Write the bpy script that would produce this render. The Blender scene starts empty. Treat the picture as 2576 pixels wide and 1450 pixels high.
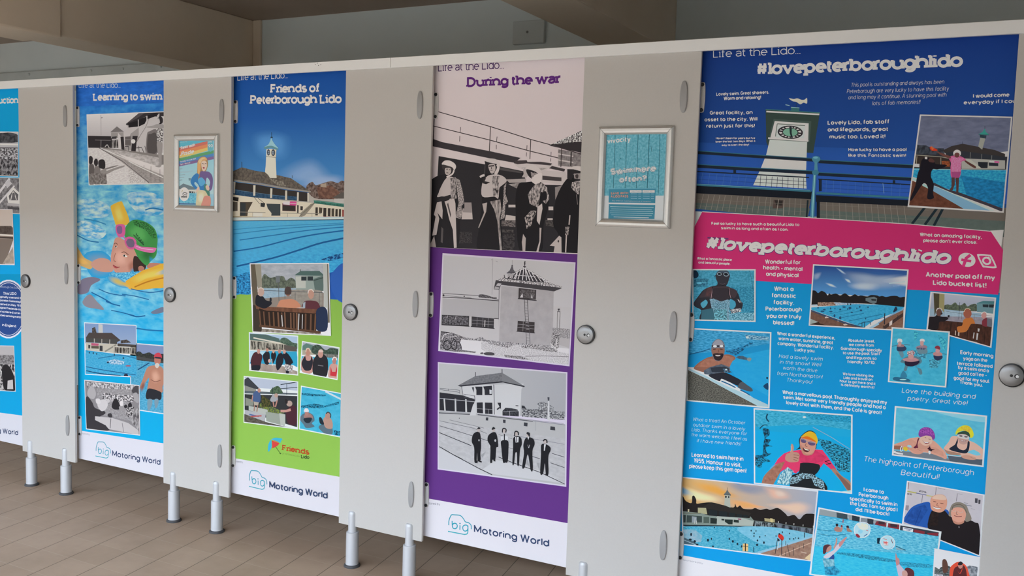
import bpy, bmesh, math, random
from mathutils import Vector, Matrix
from mathutils.geometry import tessellate_polygon
# light of the place, tuned against the photograph
EXPOSURE = 1.0
SKY_LOW = (.72, .84, 1.0, 1); SKY_HIGH = (.64, .80, 1.0, 1); SKY_STRENGTH = 6.5
BLOCK_RIGHT = .45; BLOCK_LEFT = -7                                    # unseen blockers added beyond these close the front to limit daylight
def LIGHT(X, Z):
    """daylight falling on the fronts here; divides it out of the colours seen in the photograph, leaving the inks' own colours"""
    T = ((.24, (1.037, 1.108, 1.233)), (.98, (.806, .82, .843)), (1.876, (.558, .519, .481)))
    a, b = (T[0], T[1]) if Z < .98 else (T[1], T[2])
    k = (Z-a[0])/(b[0]-a[0])
    f = 1 if X < -2 else (1-.137*(X+2) if X < -1.05 else max(.6, .87-.176*(X+1.05)))
    return tuple((u+(v-u)*k)*f for u, v in zip(a[1], b[1]))
random.seed(7)
S = bpy.context.scene
COL = bpy.context.collection
# ------------------------------------------------------------------ camera, sky, exposure
FPX, YAW, PITCH, ROLL = 2316.3, .479146, .08095, .031285
IW, IH = 2576, 1450
DIST, EYE = 2.88, 1.42                      # camera to the fronts, eye height
_cy, _sy, _cp, _sp = math.cos(YAW), math.sin(YAW), math.cos(PITCH), math.sin(PITCH)
FWD = Vector((-_sy*_cp, _cy*_cp, -_sp))
_r0 = Vector((_cy, _sy, 0)); _u0 = _r0.cross(FWD)
RIGHT = math.cos(ROLL)*_r0 + math.sin(ROLL)*_u0
UP = -math.sin(ROLL)*_r0 + math.cos(ROLL)*_u0
cam = bpy.data.cameras.new('camera'); cam_o = bpy.data.objects.new('camera', cam); COL.objects.link(cam_o)
cam.sensor_width = 36; cam.lens = FPX*36/IW; cam.clip_start = .05
_m = Matrix((RIGHT, UP, -FWD)).transposed().to_4x4(); _m.translation = (0, -DIST, EYE)
cam_o.matrix_world = _m
S.camera = cam_o
S.view_settings.view_transform = 'Standard'; S.view_settings.look = 'None'
S.view_settings.exposure = EXPOSURE; S.view_settings.gamma = 1
w = bpy.data.worlds.new('sky'); S.world = w; w.use_nodes = True
nt = w.node_tree; bg = nt.nodes['Background']
tc = nt.nodes.new('ShaderNodeTexCoord'); sx = nt.nodes.new('ShaderNodeSeparateXYZ'); rp = nt.nodes.new('ShaderNodeValToRGB')
nt.links.new(tc.outputs['Generated'], sx.inputs[0]); nt.links.new(sx.outputs['Z'], rp.inputs[0]); nt.links.new(rp.outputs[0], bg.inputs[0])
rp.color_ramp.elements[0].color = SKY_LOW; rp.color_ramp.elements[1].color = SKY_HIGH
bg.inputs[1].default_value = SKY_STRENGTH

def at(px, py, Y=0.0):
    """point on the vertical plane y = Y seen at a pixel of the photograph"""
    d = FWD + RIGHT*((px-IW/2)/FPX) - UP*((py-IH/2)/FPX)
    t = (DIST+Y)/d.y
    return Vector((d.x*t, Y, EYE+d.z*t))

# ------------------------------------------------------------------ materials
MATS = {}
def lin(c):
    return tuple((v/12.92 if v <= .04045 else ((v+.055)/1.055)**2.4) for v in c)
def hexc(h):
    if len(h) == 3: h = ''.join(c+c for c in h)
    return lin(tuple(int(h[i:i+2], 16)/255 for i in (0, 2, 4)))
def mat(name, c, rough=.5, metal=0., spec=.5, noise=None, bump=None, coat=0):
    """principled material, with an optional noise mottling (scale, second colour, contrast) and bump (scale, strength)"""
    if name in MATS: return MATS[name]
    m = bpy.data.materials.new(name); m.use_nodes = True; n = m.node_tree; b = n.nodes['Principled BSDF']
    b.inputs['Base Color'].default_value = (*c, 1); b.inputs['Roughness'].default_value = rough
    b.inputs['Metallic'].default_value = metal; b.inputs['Specular IOR Level'].default_value = spec
    t = n.nodes.new('ShaderNodeTexCoord')
    if noise:
        x = n.nodes.new('ShaderNodeTexNoise'); x.inputs['Scale'].default_value = noise[0]; x.inputs['Detail'].default_value = 5
        mr = n.nodes.new('ShaderNodeMapRange'); k = noise[2]
        mr.inputs[1].default_value = .5-.5/k; mr.inputs[2].default_value = .5+.5/k
        mx = n.nodes.new('ShaderNodeMix'); mx.data_type = 'RGBA'
        mx.inputs[6].default_value = (*c, 1); mx.inputs[7].default_value = (*noise[1], 1)
        n.links.new(t.outputs['Object'], x.inputs['Vector']); n.links.new(x.outputs[0], mr.inputs[0])
        n.links.new(mr.outputs[0], mx.inputs[0]); n.links.new(mx.outputs[2], b.inputs['Base Color'])
    if bump:
        x = n.nodes.new('ShaderNodeTexNoise'); x.inputs['Scale'].default_value = bump[0]; x.inputs['Detail'].default_value = 4
        bp = n.nodes.new('ShaderNodeBump'); bp.inputs['Strength'].default_value = bump[1]; bp.inputs['Distance'].default_value = .01
        n.links.new(t.outputs['Object'], x.inputs['Vector']); n.links.new(x.outputs[0], bp.inputs['Height'])
        n.links.new(bp.outputs[0], b.inputs['Normal'])
    MATS[name] = m
    return m
def print_material():
    """printed vinyl: two ink colours per face, mixed by a noise whose size, stretch and contrast belong to the face"""
    m = bpy.data.materials.new('printed_vinyl'); m.use_nodes = True; n = m.node_tree; b = n.nodes['Principled BSDF']
    def attr(a):
        x = n.nodes.new('ShaderNodeAttribute'); x.attribute_name = a; return x
    a1, a2, tx = attr('ink'), attr('ink2'), attr('tex')
    s = n.nodes.new('ShaderNodeSeparateXYZ'); n.links.new(tx.outputs['Vector'], s.inputs[0])
    tc = n.nodes.new('ShaderNodeTexCoord'); p = n.nodes.new('ShaderNodeSeparateXYZ'); n.links.new(tc.outputs['Object'], p.inputs[0])
    mu = n.nodes.new('ShaderNodeMath'); mu.operation = 'MULTIPLY'; n.links.new(p.outputs['Z'], mu.inputs[0]); n.links.new(s.outputs['Y'], mu.inputs[1])
    cb = n.nodes.new('ShaderNodeCombineXYZ'); n.links.new(p.outputs['X'], cb.inputs[0]); n.links.new(mu.outputs[0], cb.inputs[1])
    no = n.nodes.new('ShaderNodeTexNoise'); no.noise_dimensions = '2D'; no.inputs['Detail'].default_value = 3; no.inputs['Roughness'].default_value = .55
    no.inputs['Distortion'].default_value = .15
    n.links.new(cb.outputs[0], no.inputs['Vector']); n.links.new(s.outputs['X'], no.inputs['Scale'])
    su = n.nodes.new('ShaderNodeMath'); su.operation = 'SUBTRACT'; n.links.new(no.outputs[0], su.inputs[0]); su.inputs[1].default_value = .5
    ma = n.nodes.new('ShaderNodeMath'); ma.operation = 'MULTIPLY_ADD'; ma.use_clamp = True
    n.links.new(su.outputs[0], ma.inputs[0]); n.links.new(s.outputs['Z'], ma.inputs[1]); ma.inputs[2].default_value = .5
    mx = n.nodes.new('ShaderNodeMix'); mx.data_type = 'RGBA'
    n.links.new(ma.outputs[0], mx.inputs[0]); n.links.new(a1.outputs['Color'], mx.inputs[6]); n.links.new(a2.outputs['Color'], mx.inputs[7])
    n.links.new(mx.outputs[2], b.inputs['Base Color'])
    b.inputs['Roughness'].default_value = .5; b.inputs['Specular IOR Level'].default_value = .1
    return m
PRINT = print_material()

# ------------------------------------------------------------------ objects
def link(o, parent=None):
    COL.objects.link(o)
    if parent: o.parent = parent
    return o
def empty(name, loc, label, cat, group=None):
    o = bpy.data.objects.new(name, None); o.empty_display_size = .05; link(o); o.location = loc
    o['label'] = label; o['category'] = cat; o['kind'] = 'thing'
    if group: o['group'] = group
    return o
def root_of(o):
    v = Vector((0, 0, 0))
    while o: v += o.location; o = o.parent
    return v
def obj(name, bm, m, parent=None, label=None, smooth=False):
    """link a bmesh given in world coordinates as one mesh object"""
    off = root_of(parent)
    if off.length: bmesh.ops.translate(bm, verts=bm.verts, vec=-off)
    bmesh.ops.recalc_face_normals(bm, faces=bm.faces)
    me = bpy.data.meshes.new(name); bm.to_mesh(me); bm.free(); me.materials.append(m)
    if smooth:
        me.polygons.foreach_set('use_smooth', [True]*len(me.polygons)); me.set_sharp_from_angle(angle=math.radians(35))
    o = link(bpy.data.objects.new(name, me), parent)
    if label: o['label'] = label
    return o
def struct(o):
    o['kind'] = 'structure'; return o
def box(bm, x0, x1, y0, y1, z0, z1, bev=0, seg=2):
    v = [bm.verts.new((x, y, z)) for x in (x0, x1) for y in (y0, y1) for z in (z0, z1)]
    fs = [bm.faces.new([v[i] for i in f]) for f in ((0, 1, 3, 2), (4, 6, 7, 5), (0, 4, 5, 1), (2, 3, 7, 6), (0, 2, 6, 4), (1, 5, 7, 3))]
    if bev:
        es = list({e for f in fs for e in f.edges})
        bmesh.ops.bevel(bm, geom=es, offset=bev, segments=seg, affect='EDGES', profile=.5)
def nbm(): return bmesh.new()
def prism_y(bm, pts, y0, y1, inset=0, drop=0):
    """outline in x,z (list of pairs) extruded from y0 (back) to y1 (front); optional softened front rim"""
    n = len(pts)
    cx = sum(p[0] for p in pts)/n; cz = sum(p[1] for p in pts)/n
    rings = [[bm.verts.new((x, y0, z)) for x, z in pts]]
    if inset:
        rings.append([bm.verts.new((x, y1+drop, z)) for x, z in pts])
        q = []
        for x, z in pts:
            d = math.hypot(x-cx, z-cz) or 1; k = 1-inset/d
            q.append(bm.verts.new((cx+(x-cx)*k, y1, cz+(z-cz)*k)))
        rings.append(q)
    else: rings.append([bm.verts.new((x, y1, z)) for x, z in pts])
    for a, b in zip(rings, rings[1:]):
        for i in range(n): bm.faces.new((a[i], a[(i+1) % n], b[(i+1) % n], b[i]))
    bm.faces.new(rings[0]); bm.faces.new(rings[-1])
def lathe(bm, cx, cy, prof, n=28, axis='z', a0=0.0):
    """profile of (radius, height) turned about a vertical axis at cx, cy (axis 'y': about y at x=cx, z=cy)"""
    rings = []
    for r, h in prof:
        ring = []
        for i in range(n):
            a = a0+2*math.pi*i/n
            c, s = r*math.cos(a), r*math.sin(a)
            ring.append(bm.verts.new((cx+c, cy+s, h) if axis == 'z' else (cx+c, h, cy+s)))
        rings.append(ring)
    for a, b in zip(rings, rings[1:]):
        for i in range(n): bm.faces.new((a[i], a[(i+1) % n], b[(i+1) % n], b[i]))
    bm.faces.new(rings[0]); bm.faces.new(rings[-1])

# ------------------------------------------------------------------ lettering: a stroke alphabet (x-height 7, capitals 10)
GL = {}
for row in r'''a 6 @3 3.5 3 3.5 0 360|6 7 6 0
A 7 0 0 3.5 10 7 0|1.2 3.4 5.8 3.4
b 6 0 10 0 0|@3 3.5 3 3.5 0 360
B 6 0 0 0 10 3 10 @3 7.6 2.6 2.4 90 -90 0 5.2|3 5.2 @3.2 2.6 2.8 2.6 90 -90 0 0
c 5.4 @3.2 3.5 3.2 3.5 50 310
C 7 @3.8 5 3.8 5 50 310
d 6 6 10 6 0|@3 3.5 3 3.5 0 360
D 7 0 0 0 10 2.6 10 @2.6 5 4.4 5 90 -90 0 0
e 6 .2 3.6 6 3.6 @3 3.5 3 3.5 0 310
E 5.4 5.4 10 0 10 0 0 5.4 0|0 5.2 4.8 5.2
f 3 1.1 0 1.1 8 @2.7 8 1.6 2 180 70|-.2 6.8 3 6.8
F 5.4 5.4 10 0 10 0 0|0 5.2 4.6 5.2
g 6 @3 3.5 3 3.5 0 360|6 7 6 -.5 @3 -.5 3 2.5 0 -150
G 7.2 @3.8 5 3.8 5 50 335 7.2 4.6 4.4 4.6
h 6 0 10 0 0|0 4 @3 4 3 3 180 0 6 0
H 7 0 10 0 0|7 10 7 0|0 5.2 7 5.2
i 0 0 7 0 0|0 9 0 10.2
I 0 0 10 0 0
j 1.2 1.2 7 1.2 -1 @-.4 -1 1.6 2 0 -100|1.2 9 1.2 10.2
J 4.4 4.4 10 4.4 2.6 @2.2 2.6 2.2 2.6 0 -170
k 5.4 0 10 0 0|5 7 .2 3|2.2 4.6 5.4 0
K 6.4 0 10 0 0|6 10 .2 4|2.4 6 6.4 0
l 0 0 10 0 0
L 5 0 10 0 0 5 0
m 9.4 0 7 0 0|0 4.6 @2.35 4.6 2.35 2.4 180 0 4.7 0|4.7 4.6 @7.05 4.6 2.35 2.4 180 0 9.4 0
M 8.4 0 0 0 10 4.2 2 8.4 10 8.4 0
n 6 0 7 0 0|0 4 @3 4 3 3 180 0 6 0
N 7 0 0 0 10 7 0 7 10
o 6.2 @3.1 3.5 3.1 3.5 0 360
O 8 @4 5 4 5 0 360
p 6 0 7 0 -3|@3 3.5 3 3.5 0 360
P 6 0 0 0 10 3 10 @3 7.3 3 2.7 90 -90 0 4.6
q 6 6 7 6 -3|@3 3.5 3 3.5 0 360
r 2.7 0 7 0 0|0 4 @2.5 4 2.5 3 180 75
R 6.2 0 0 0 10 3 10 @3 7.3 3 2.7 90 -90 0 4.6|3 4.6 6.2 0
s 5 @2.5 5.2 2.3 1.8 40 270 @2.5 1.7 2.5 1.7 90 -140
S 6 @3 7.4 2.8 2.6 40 270 @3 2.4 3 2.4 90 -140
t 3 1.1 9.2 1.1 2 @2.7 2 1.6 2 180 285|-.2 6.8 3.1 6.8
T 6.4 0 10 6.4 10|3.2 10 3.2 0
u 6 0 7 0 3 @3 3 3 3 180 360 6 7|6 7 6 0
U 7 0 10 0 3.5 @3.5 3.5 3.5 3.5 180 360 7 10
v 6 0 7 3 0 6 7
V 7 0 10 3.5 0 7 10
w 9 0 7 2.3 0 4.5 7 6.7 0 9 7
W 10.4 0 10 2.6 0 5.2 10 7.8 0 10.4 10
x 5.6 0 7 5.6 0|0 0 5.6 7
X 6.6 0 10 6.6 0|0 0 6.6 10
y 6 0 7 3 0|6 7 2.2 -3 .8 -3
Y 6.6 0 10 3.3 5|6.6 10 3.3 5 3.3 0
z 5 0 7 5 7 0 0 5 0
Z 6 0 10 6 10 0 0 6 0
0 6.4 @3.2 5 3.2 5 0 360
1 2.4 0 8.2 2.4 10 2.4 0
2 6 @3 7 3 3 160 -30 0 0 6 0
3 6 @3 7.5 2.7 2.5 150 -90 @3 2.5 3 2.5 90 -150
4 6.4 5 0 5 10 0 3 6.4 3
5 6 5.6 10 .8 10 .4 5.6 @3 3.2 3 3.2 120 -150
6 6 @3 3.2 3 3.2 0 360|0 3.2 @4 4 4 6 180 90
7 6 0 10 6 10 2 0
8 6 @3 7.5 2.6 2.5 0 360|@3 2.5 3 2.5 0 360
9 6 @3 6.8 3 3.2 0 360|6 6.8 @2 6 4 6 0 -90
. 0 0 -.4 0 .6
, .4 .4 .6 0 -2
! 0 0 10 0 3|0 -.4 0 .6
? 5 @2.5 7.4 2.5 2.6 170 -60 2.5 4.6 2.5 3|2.5 -.4 2.5 .6
' 0 0 10 0 7.6
- 3.4 0 3.6 3.4 3.6
# 7 2.4 10 1.2 0|5.8 10 4.6 0|.2 6.6 7 6.6|0 3.2 6.8 3.2
/ 4 0 0 4 10
@ 8 @4 5 4 5 0 360
é 6 .2 3.6 6 3.6 @3 3.5 3 3.5 0 310|2.4 8.2 4 9.8
£ 6 5.6 7.6 @3.6 7.6 2 2.4 0 180 1.6 0|0 0 5.8 0|0 4.6 4.4 4.6
& 7 @3 7.8 2 2.2 0 360|1.6 6.4 7 0|@3 2.7 3 2.7 140 340'''.split('\n'):
    c, adv, *rest = row.split(' ', 2)
    strokes = []
    for st in rest[0].split('|'):
        tk = st.split(); p = []; i = 0
        while i < len(tk):
            if tk[i].startswith('@'):
                a = [float(tk[i][1:])]+[float(v) for v in tk[i+1:i+6]]
                k = max(3, int(abs(a[5]-a[4])/18))
                p += [(a[0]+a[2]*math.cos(math.radians(a[4]+(a[5]-a[4])*j/k)), a[1]+a[3]*math.sin(math.radians(a[4]+(a[5]-a[4])*j/k))) for j in range(k+1)]
                i += 6
            else: p.append((float(tk[i]), float(tk[i+1]))); i += 2
        strokes.append(p)
    GL[c] = (float(adv), strokes)
# the slab 'a' has two storeys
A2 = (5.6, [[(.5, 5.6), (1.2, 6.6), (2.6, 7), (4.4, 6.7), (5.4, 5.4), (5.4, 0)], [(5.4, 4), (2.6, 4), (.9, 3.3), (.2, 2), (.9, .5), (2.4, 0), (4.2, .5), (5.4, 1.8)]])
STY = {  # weight, gap, slant, slab
    'S': (2.55, .15, 0, 1), 'L': (1.05, 1.0, 0, 1), 'B': (2.45, .55, 0, 0), 'H': (1.0, 1.5, .18, 0), 'M': (2.0, .5, 0, 0),
    'R': (.95, 1.2, 0, 0), 'F': (2.9, .2, .24, 1), 'G': (3.6, -.5, .24, 1), 'X': (4.8, -1.8, 0, 0), 'Y': (3.4, -.4, 0, 0), 'D': (2.2, .8, 0, 0)}
def text_strokes(s, style):
    """strokes of a line of lettering in alphabet units, and its width"""
    wt, gap, sl, slab = STY[style]
    x = 0; out = []
    for ch in s:
        if ch == ' ': x += 2.3+gap+wt*.2; continue
        if ch == '~': x += 1.2; continue
        a, st = A2 if (ch == 'a' and slab) else GL.get(ch, GL['-'])
        kern = .3+.12*wt if slab and ch in 'oecstag' else 0       # round letters have no serifs to hold their neighbours off
        x -= kern; ox = x+wt/2
        for p in st:
            out.append([(px+ox, py) for px, py in p])
            if slab and ch.isalpha() and ch not in 'acesogCGOSQ':
                low = ch.islower()
                for (ax, ay), (bx, by) in ((p[0], p[1]), (p[-1], p[-2])):
                    if abs(ax-bx) > .6*abs(ay-by) or abs(ay-by) < 1.2: continue
                    h = wt*.42; e = .5+wt*.5
                    if ay < .1 and ay > -.6 and by > ay: yy = h*.5; lo, hi = -e, e
                    elif abs(ay+3) < .1 and by > ay and ch in 'pq': yy = -3+h*.5; lo, hi = -e, e
                    elif abs(ay-10) < .1 and by < ay and ch != 't': yy = 10-h*.5; lo, hi = (-e, .2 if low else e)
                    elif abs(ay-7) < .1 and by < ay: yy = 7-h*.5; lo, hi = (-e, .2 if ch not in 'vwyx' else e)
                    else: continue
                    out.append([(ax+ox+lo, yy), (ax+ox+hi, yy), 'bar'])
        x += a+wt+gap-kern-(.7 if slab and ch == 'r' else 0)
    res = []
    for p in out:
        bar = p[-1] == 'bar'
        if bar: p = p[:-1]
        res.append(([(px+sl*py, py) for px, py in p], wt*(.8 if bar else 1)))
    return res, x-gap
def ribbon(p, wd):
    """quads that stroke a polyline: mitred bends, square overlapping joints at sharp corners"""
    q = [p[0]]
    for v in p[1:]:
        if math.hypot(v[0]-q[-1][0], v[1]-q[-1][1]) > 1e-6: q.append(v)
    p = q
    if len(p) < 2: return []
    h = wd/2
    runs = [[p[0]]]
    for i in range(1, len(p)):
        runs[-1].append(p[i])
        if i < len(p)-1:
            a = math.atan2(p[i][1]-p[i-1][1], p[i][0]-p[i-1][0]); b = math.atan2(p[i+1][1]-p[i][1], p[i+1][0]-p[i][0])
            if abs((b-a+math.pi) % (2*math.pi)-math.pi) > 1.2: runs.append([p[i]])
    if len(runs) > 1:
        for k, r in enumerate(runs):                # square off the inner ends so the corner is filled
            def push(a, b):
                l = math.hypot(b[0]-a[0], b[1]-a[1]); return (b[0]+(b[0]-a[0])/l*h*.8, b[1]+(b[1]-a[1])/l*h*.8)
            if k: r[0] = push(r[1], r[0])
            if k < len(runs)-1: r[-1] = push(r[-2], r[-1])
    quads = []
    for p in runs:
        closed = len(runs) == 1 and len(p) > 3 and math.hypot(p[0][0]-p[-1][0], p[0][1]-p[-1][1]) < 1e-5
        n = len(p); nr = []
        for a, b in zip(p, p[1:]):
            dx, dy = b[0]-a[0], b[1]-a[1]; l = math.hypot(dx, dy); nr.append((-dy/l, dx/l))
        L = []; R = []
        for i in range(n):
            if i == 0: n0, n1 = (nr[-1], nr[0]) if closed else (nr[0], nr[0])
            elif i == n-1: n0, n1 = (nr[-1], nr[0]) if closed else (nr[-1], nr[-1])
            else: n0, n1 = nr[i-1], nr[i]
            mx, my = n0[0]+n1[0], n0[1]+n1[1]; k = h/max(mx*n1[0]+my*n1[1], .6)
            L.append((p[i][0]+mx*k, p[i][1]+my*k)); R.append((p[i][0]-mx*k, p[i][1]-my*k))
        for i in range(n-1): quads.append([L[i], L[i+1], R[i+1], R[i]])
        if p is not runs[-1]: quads.append(None)            # next run prints over this one
    return quads

# ------------------------------------------------------------------ printed pictures: flat inks laid on a sheet, in the order they are printed
LAYER = 1.0e-5
def light_at(X, Z):
    return LIGHT(X, Z)
def spline(p, closed):
    out = []; n = len(p)
    for i in range(n if closed else n-1):
        g = (lambda k: p[k % n]) if closed else (lambda k: p[min(max(k, 0), n-1)])
        a, b, c, d = g(i-1), g(i), g(i+1), g(i+2)
        for j in range(4):
            t = j/4; t2 = t*t; t3 = t2*t
            out.append(tuple(.5*(2*b[k]+(c[k]-a[k])*t+(2*a[k]-5*b[k]+4*c[k]-d[k])*t2+(3*b[k]-a[k]-3*c[k]+d[k])*t3) for k in (0, 1)))
    if not closed: out.append(p[-1])
    return out
DOOR_CLIP = None
SHEET_INKS = []
class Print:
    def __init__(s, Y, ox, oy, sc):
        s.Y, s.ox, s.oy, s.sc = Y, ox, oy, sc
        s.under = list(SHEET_INKS); s.v = []; s.f = []; s.c1 = []; s.c2 = []; s.tx = []; s.clip = DOOR_CLIP; s.n = 0; s.dy = 0
    def w(s, u, v):
        y = s.Y-s.n*LAYER
        p = at(s.ox+u/s.sc, s.oy+v/s.sc, y); return (p.x, p.z)
    def size(s, u, v):
        a = s.w(u, v); b = s.w(u+10, v); c = s.w(u, v+10)
        return (math.dist(a, b)+math.dist(a, c))/20
    def poly(s, pts, c1, c2=None, tex=(1, 1, 0), cols=None, cols2=None):
        """pts in plane metres; c1/c2 linear inks as seen, cols = per-corner inks"""
        if len(pts) < 3: return
        y = s.Y-s.n*LAYER-s.dy
        k0 = light_at(sum(p[0] for p in pts)/len(pts), sum(p[1] for p in pts)/len(pts))
        if len(pts) == 3: tris = [(0, 1, 2)]
        elif len(pts) == 4 and cols: tris = [(0, 1, 2), (0, 2, 3)]
        else: tris = tessellate_polygon([[Vector((a, b, 0)) for a, b in pts]])
        for t in tris:
            tri = [(pts[i][0], pts[i][1], (cols[i] if cols else c1)) for i in t]
            s.under.append((tri, c2))
            if cols2: tri = [(a, z, (*c, *cols2[i])) for (a, z, c), i in zip(tri, t)]
            if s.clip: tri = clip_poly(tri, s.clip)
            if s.clip is not DOOR_CLIP and DOOR_CLIP and len(tri) > 2: tri = clip_poly(tri, DOOR_CLIP)
            if len(tri) < 3: continue
            ar = sum(tri[i][0]*tri[(i+1) % len(tri)][1]-tri[(i+1) % len(tri)][0]*tri[i][1] for i in range(len(tri)))
            if abs(ar) < 1e-10: continue
            if ar < 0: tri = tri[::-1]           # seen from the front (-y) this winding faces the viewer
            b = len(s.v)
            for a, z, c in tri:
                s.v.append((a, y, z)); k = light_at(a, z) if cols else k0
                s.c1.append(tuple(min(.92, c[i]/k[i]) for i in range(3)))
                cc = c[3:] if cols2 else (c2 or c)
                s.c2.append(tuple(min(.92, cc[i]/k[i]) for i in range(3))); s.tx.append(tex)
            s.f.append(list(range(b, b+len(tri))))
    def ink_at(s, x, z):
        """colour already printed at a point"""
        for tri, c2 in reversed(s.under):
            (ax, ay, ca), (bx, by, cb), (cx, cy, cc) = tri
            d = (by-cy)*(ax-cx)+(cx-bx)*(ay-cy)
            if abs(d) < 1e-14: continue
            u = ((by-cy)*(x-cx)+(cx-bx)*(z-cy))/d; v = ((cy-ay)*(x-cx)+(ax-cx)*(z-cy))/d
            if u >= -1e-4 and v >= -1e-4 and u+v <= 1.0001:
                q = tuple(u*ca[i]+v*cb[i]+(1-u-v)*cc[i] for i in range(3))
                return tuple((q[i]+c2[i])/2 for i in range(3)) if c2 else q
        return (.5, .5, .5)
    def quads(s, qs, c):
        lv = 0
        for j, q in enumerate(qs):
            if q is None: lv += 1; continue
            s.dy = (lv % 4)*2e-6+(j % 2)*6e-7; s.poly(q, c)
        s.dy = 0
    def cmd(s, line):
        k, *a = line.split(' '); a = [x for x in a if x] if k != 't' else a
        if k == 't':
            col, sty = a[0], a[1]; x1, y1, x2, y2, h = [float(v) for v in a[2:7]]; txt = ' '.join(a[7:])
            st, wd = text_strokes(txt, sty)
            o = s.w(x1, y1); e = s.w(x2, y2); up = s.w(x1, y1-h)
            ax = ((e[0]-o[0])/wd, (e[1]-o[1])/wd); lw = STY[sty][0]; ay = ((up[0]-o[0])/(10+lw), (up[1]-o[1])/(10+lw))
            sq = math.hypot(*ax)/math.hypot(*ay)
            # stroke thickness follows the letter height, limited when a line is set very tight
            c = hexc(col)
            for i, (p, wt) in enumerate(st):
                ww = wt*min(1.1, max(.75, sq))
                pp = [(px*sq, py) for px, py in p]
                lv = 0
                for j, q in enumerate(ribbon(pp, ww)):
                    if q is None: lv += 1; continue
                    s.dy = (i % 11)*6e-6+(lv % 4)*1.4e-6+(j % 2)*5e-7      # strokes overprint each other
                    s.poly([(o[0]+ax[0]/sq*u+ay[0]*(v+lw/2), o[1]+ax[1]/sq*u+ay[1]*(v+lw/2)) for u, v in q], c)
            s.n += 8; s.dy = 0; return
        if k in 'ps':
            c = a[0]; v = [float(x) for x in a[1:]]; pts = list(zip(v[::2], v[1::2]))
            if k == 's': pts = spline(pts, True)
            s.poly([s.w(*p) for p in pts], hexc(c))
        elif k in 'nN':
            c, c2 = hexc(a[0]), hexc(a[1]); sz, an, ct = float(a[2]), float(a[3]), float(a[4])
            v = [float(x) for x in a[5:]]; pts = list(zip(v[::2], v[1::2]))
            m = s.size(*pts[0])
            if k == 'N': pts = spline(pts, True)
            s.poly([s.w(*p) for p in pts], c, c2, (1/(sz*m), an, ct))
        elif k == 'f':          # a soft patch: fades from the colour beneath at its rim to the given colour
            c = hexc(a[0]); v = [float(x) for x in a[1:]]; P = [s.w(*p) for p in spline(list(zip(v[::2], v[1::2])), True)]
            n = len(P); cx = sum(p[0] for p in P)/n; cz = sum(p[1] for p in P)/n
            rim = [s.ink_at(*p) for p in P]; rings = []
            for r, m in ((1, 0), (.75, .3), (.5, .75), (.25, 1)):
                rings.append([((cx+(p[0]-cx)*r, cz+(p[1]-cz)*r), tuple(q[i]*(1-m)+c[i]*m for i in range(3))) for p, q in zip(P, rim)])
            for A, B in zip(rings, rings[1:]):
                for i in range(n):
                    q = (A[i], A[(i+1) % n], B[(i+1) % n], B[i]); s.poly([x[0] for x in q], None, None, (1, 1, 0), [x[1] for x in q])
            s.poly([x[0] for x in rings[-1]], c)
        elif k == 'm':          # noise of two inks that both grade from the first edge to the second
            ca, cb, da, db = [hexc(x) for x in a[:4]]; sz, an, ct = float(a[4]), float(a[5]), float(a[6])
            v = [float(x) for x in a[7:]]; pts = list(zip(v[::2], v[1::2])); m = s.size(*pts[0])
            s.poly([s.w(*p) for p in pts], None, None, (1/(sz*m), an, ct), [ca, ca, cb, cb], [da, da, db, db])
        elif k == 'g':
            c, c2 = hexc(a[0]), hexc(a[1]); v = [float(x) for x in a[2:]]; pts = [s.w(*p) for p in zip(v[::2], v[1::2])]
            s.poly(pts, None, None, (1, 1, 0), [c, c, c2, c2])
        elif k in 'lc':
            c = hexc(a[0]); wd = float(a[1]); v = [float(x) for x in a[2:]]; pts = list(zip(v[::2], v[1::2]))
            if k == 'c': pts = spline(pts, False)
            m = s.size(*pts[0]); s.quads(ribbon([s.w(*p) for p in pts], wd*m), c)
        elif k == 'e':
            c = hexc(a[0]); cx, cy, rx, ry = [float(x) for x in a[1:5]]; r = math.radians(float(a[5])) if len(a) > 5 else 0
            n = 14 if max(rx, ry)/s.sc < 8 else 30; pts = []
            for i in range(n):
                t = 2*math.pi*i/n; x, y = rx*math.cos(t), ry*math.sin(t)
                pts.append(s.w(cx+x*math.cos(r)-y*math.sin(r), cy+x*math.sin(r)+y*math.cos(r)))
            s.poly(pts, c)
        elif k == 'q':          # a print with a white margin: colour, margin in mm, four corners
            c = hexc(a[0]); mm = float(a[1])/1000; v = [float(x) for x in a[2:]]; P = [s.w(*p) for p in zip(v[::2], v[1::2])]
            s.poly(P, c)
            cx = sum(p[0] for p in P)/4; cz = sum(p[1] for p in P)/4
            hw = max(abs(p[0]-cx) for p in P); hh = max(abs(p[1]-cz) for p in P)
            s.clip = [(cx+(p[0]-cx)*(1-mm/hw), cz+(p[1]-cz)*(1-mm/hh)) for p in P]
        elif k == 'k':
            s.clip = DOOR_CLIP
            if a: v = [float(x) for x in a]; s.clip = [s.w(*p) for p in zip(v[::2], v[1::2])]
        else: raise ValueError(line)
        s.n += 1
    def build(s, name, parent, label=None):
        off = root_of(parent)
        me = bpy.data.meshes.new(name); me.from_pydata([(x-off.x, y-off.y, z-off.z) for x, y, z in s.v], [], s.f)
        for nm, typ, data in (('ink', 'FLOAT_COLOR', [x for c in s.c1 for x in (*c, 1)]), ('ink2', 'FLOAT_COLOR', [x for c in s.c2 for x in (*c, 1)])):
            at_ = me.attributes.new(nm, typ, 'POINT'); at_.data.foreach_set('color', data)
        at_ = me.attributes.new('tex', 'FLOAT_VECTOR', 'POINT'); at_.data.foreach_set('vector', [x for t in s.tx for x in t])
        me.materials.append(PRINT)
        o = link(bpy.data.objects.new(name, me), parent)
        if label: o['label'] = label
        return o
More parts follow.
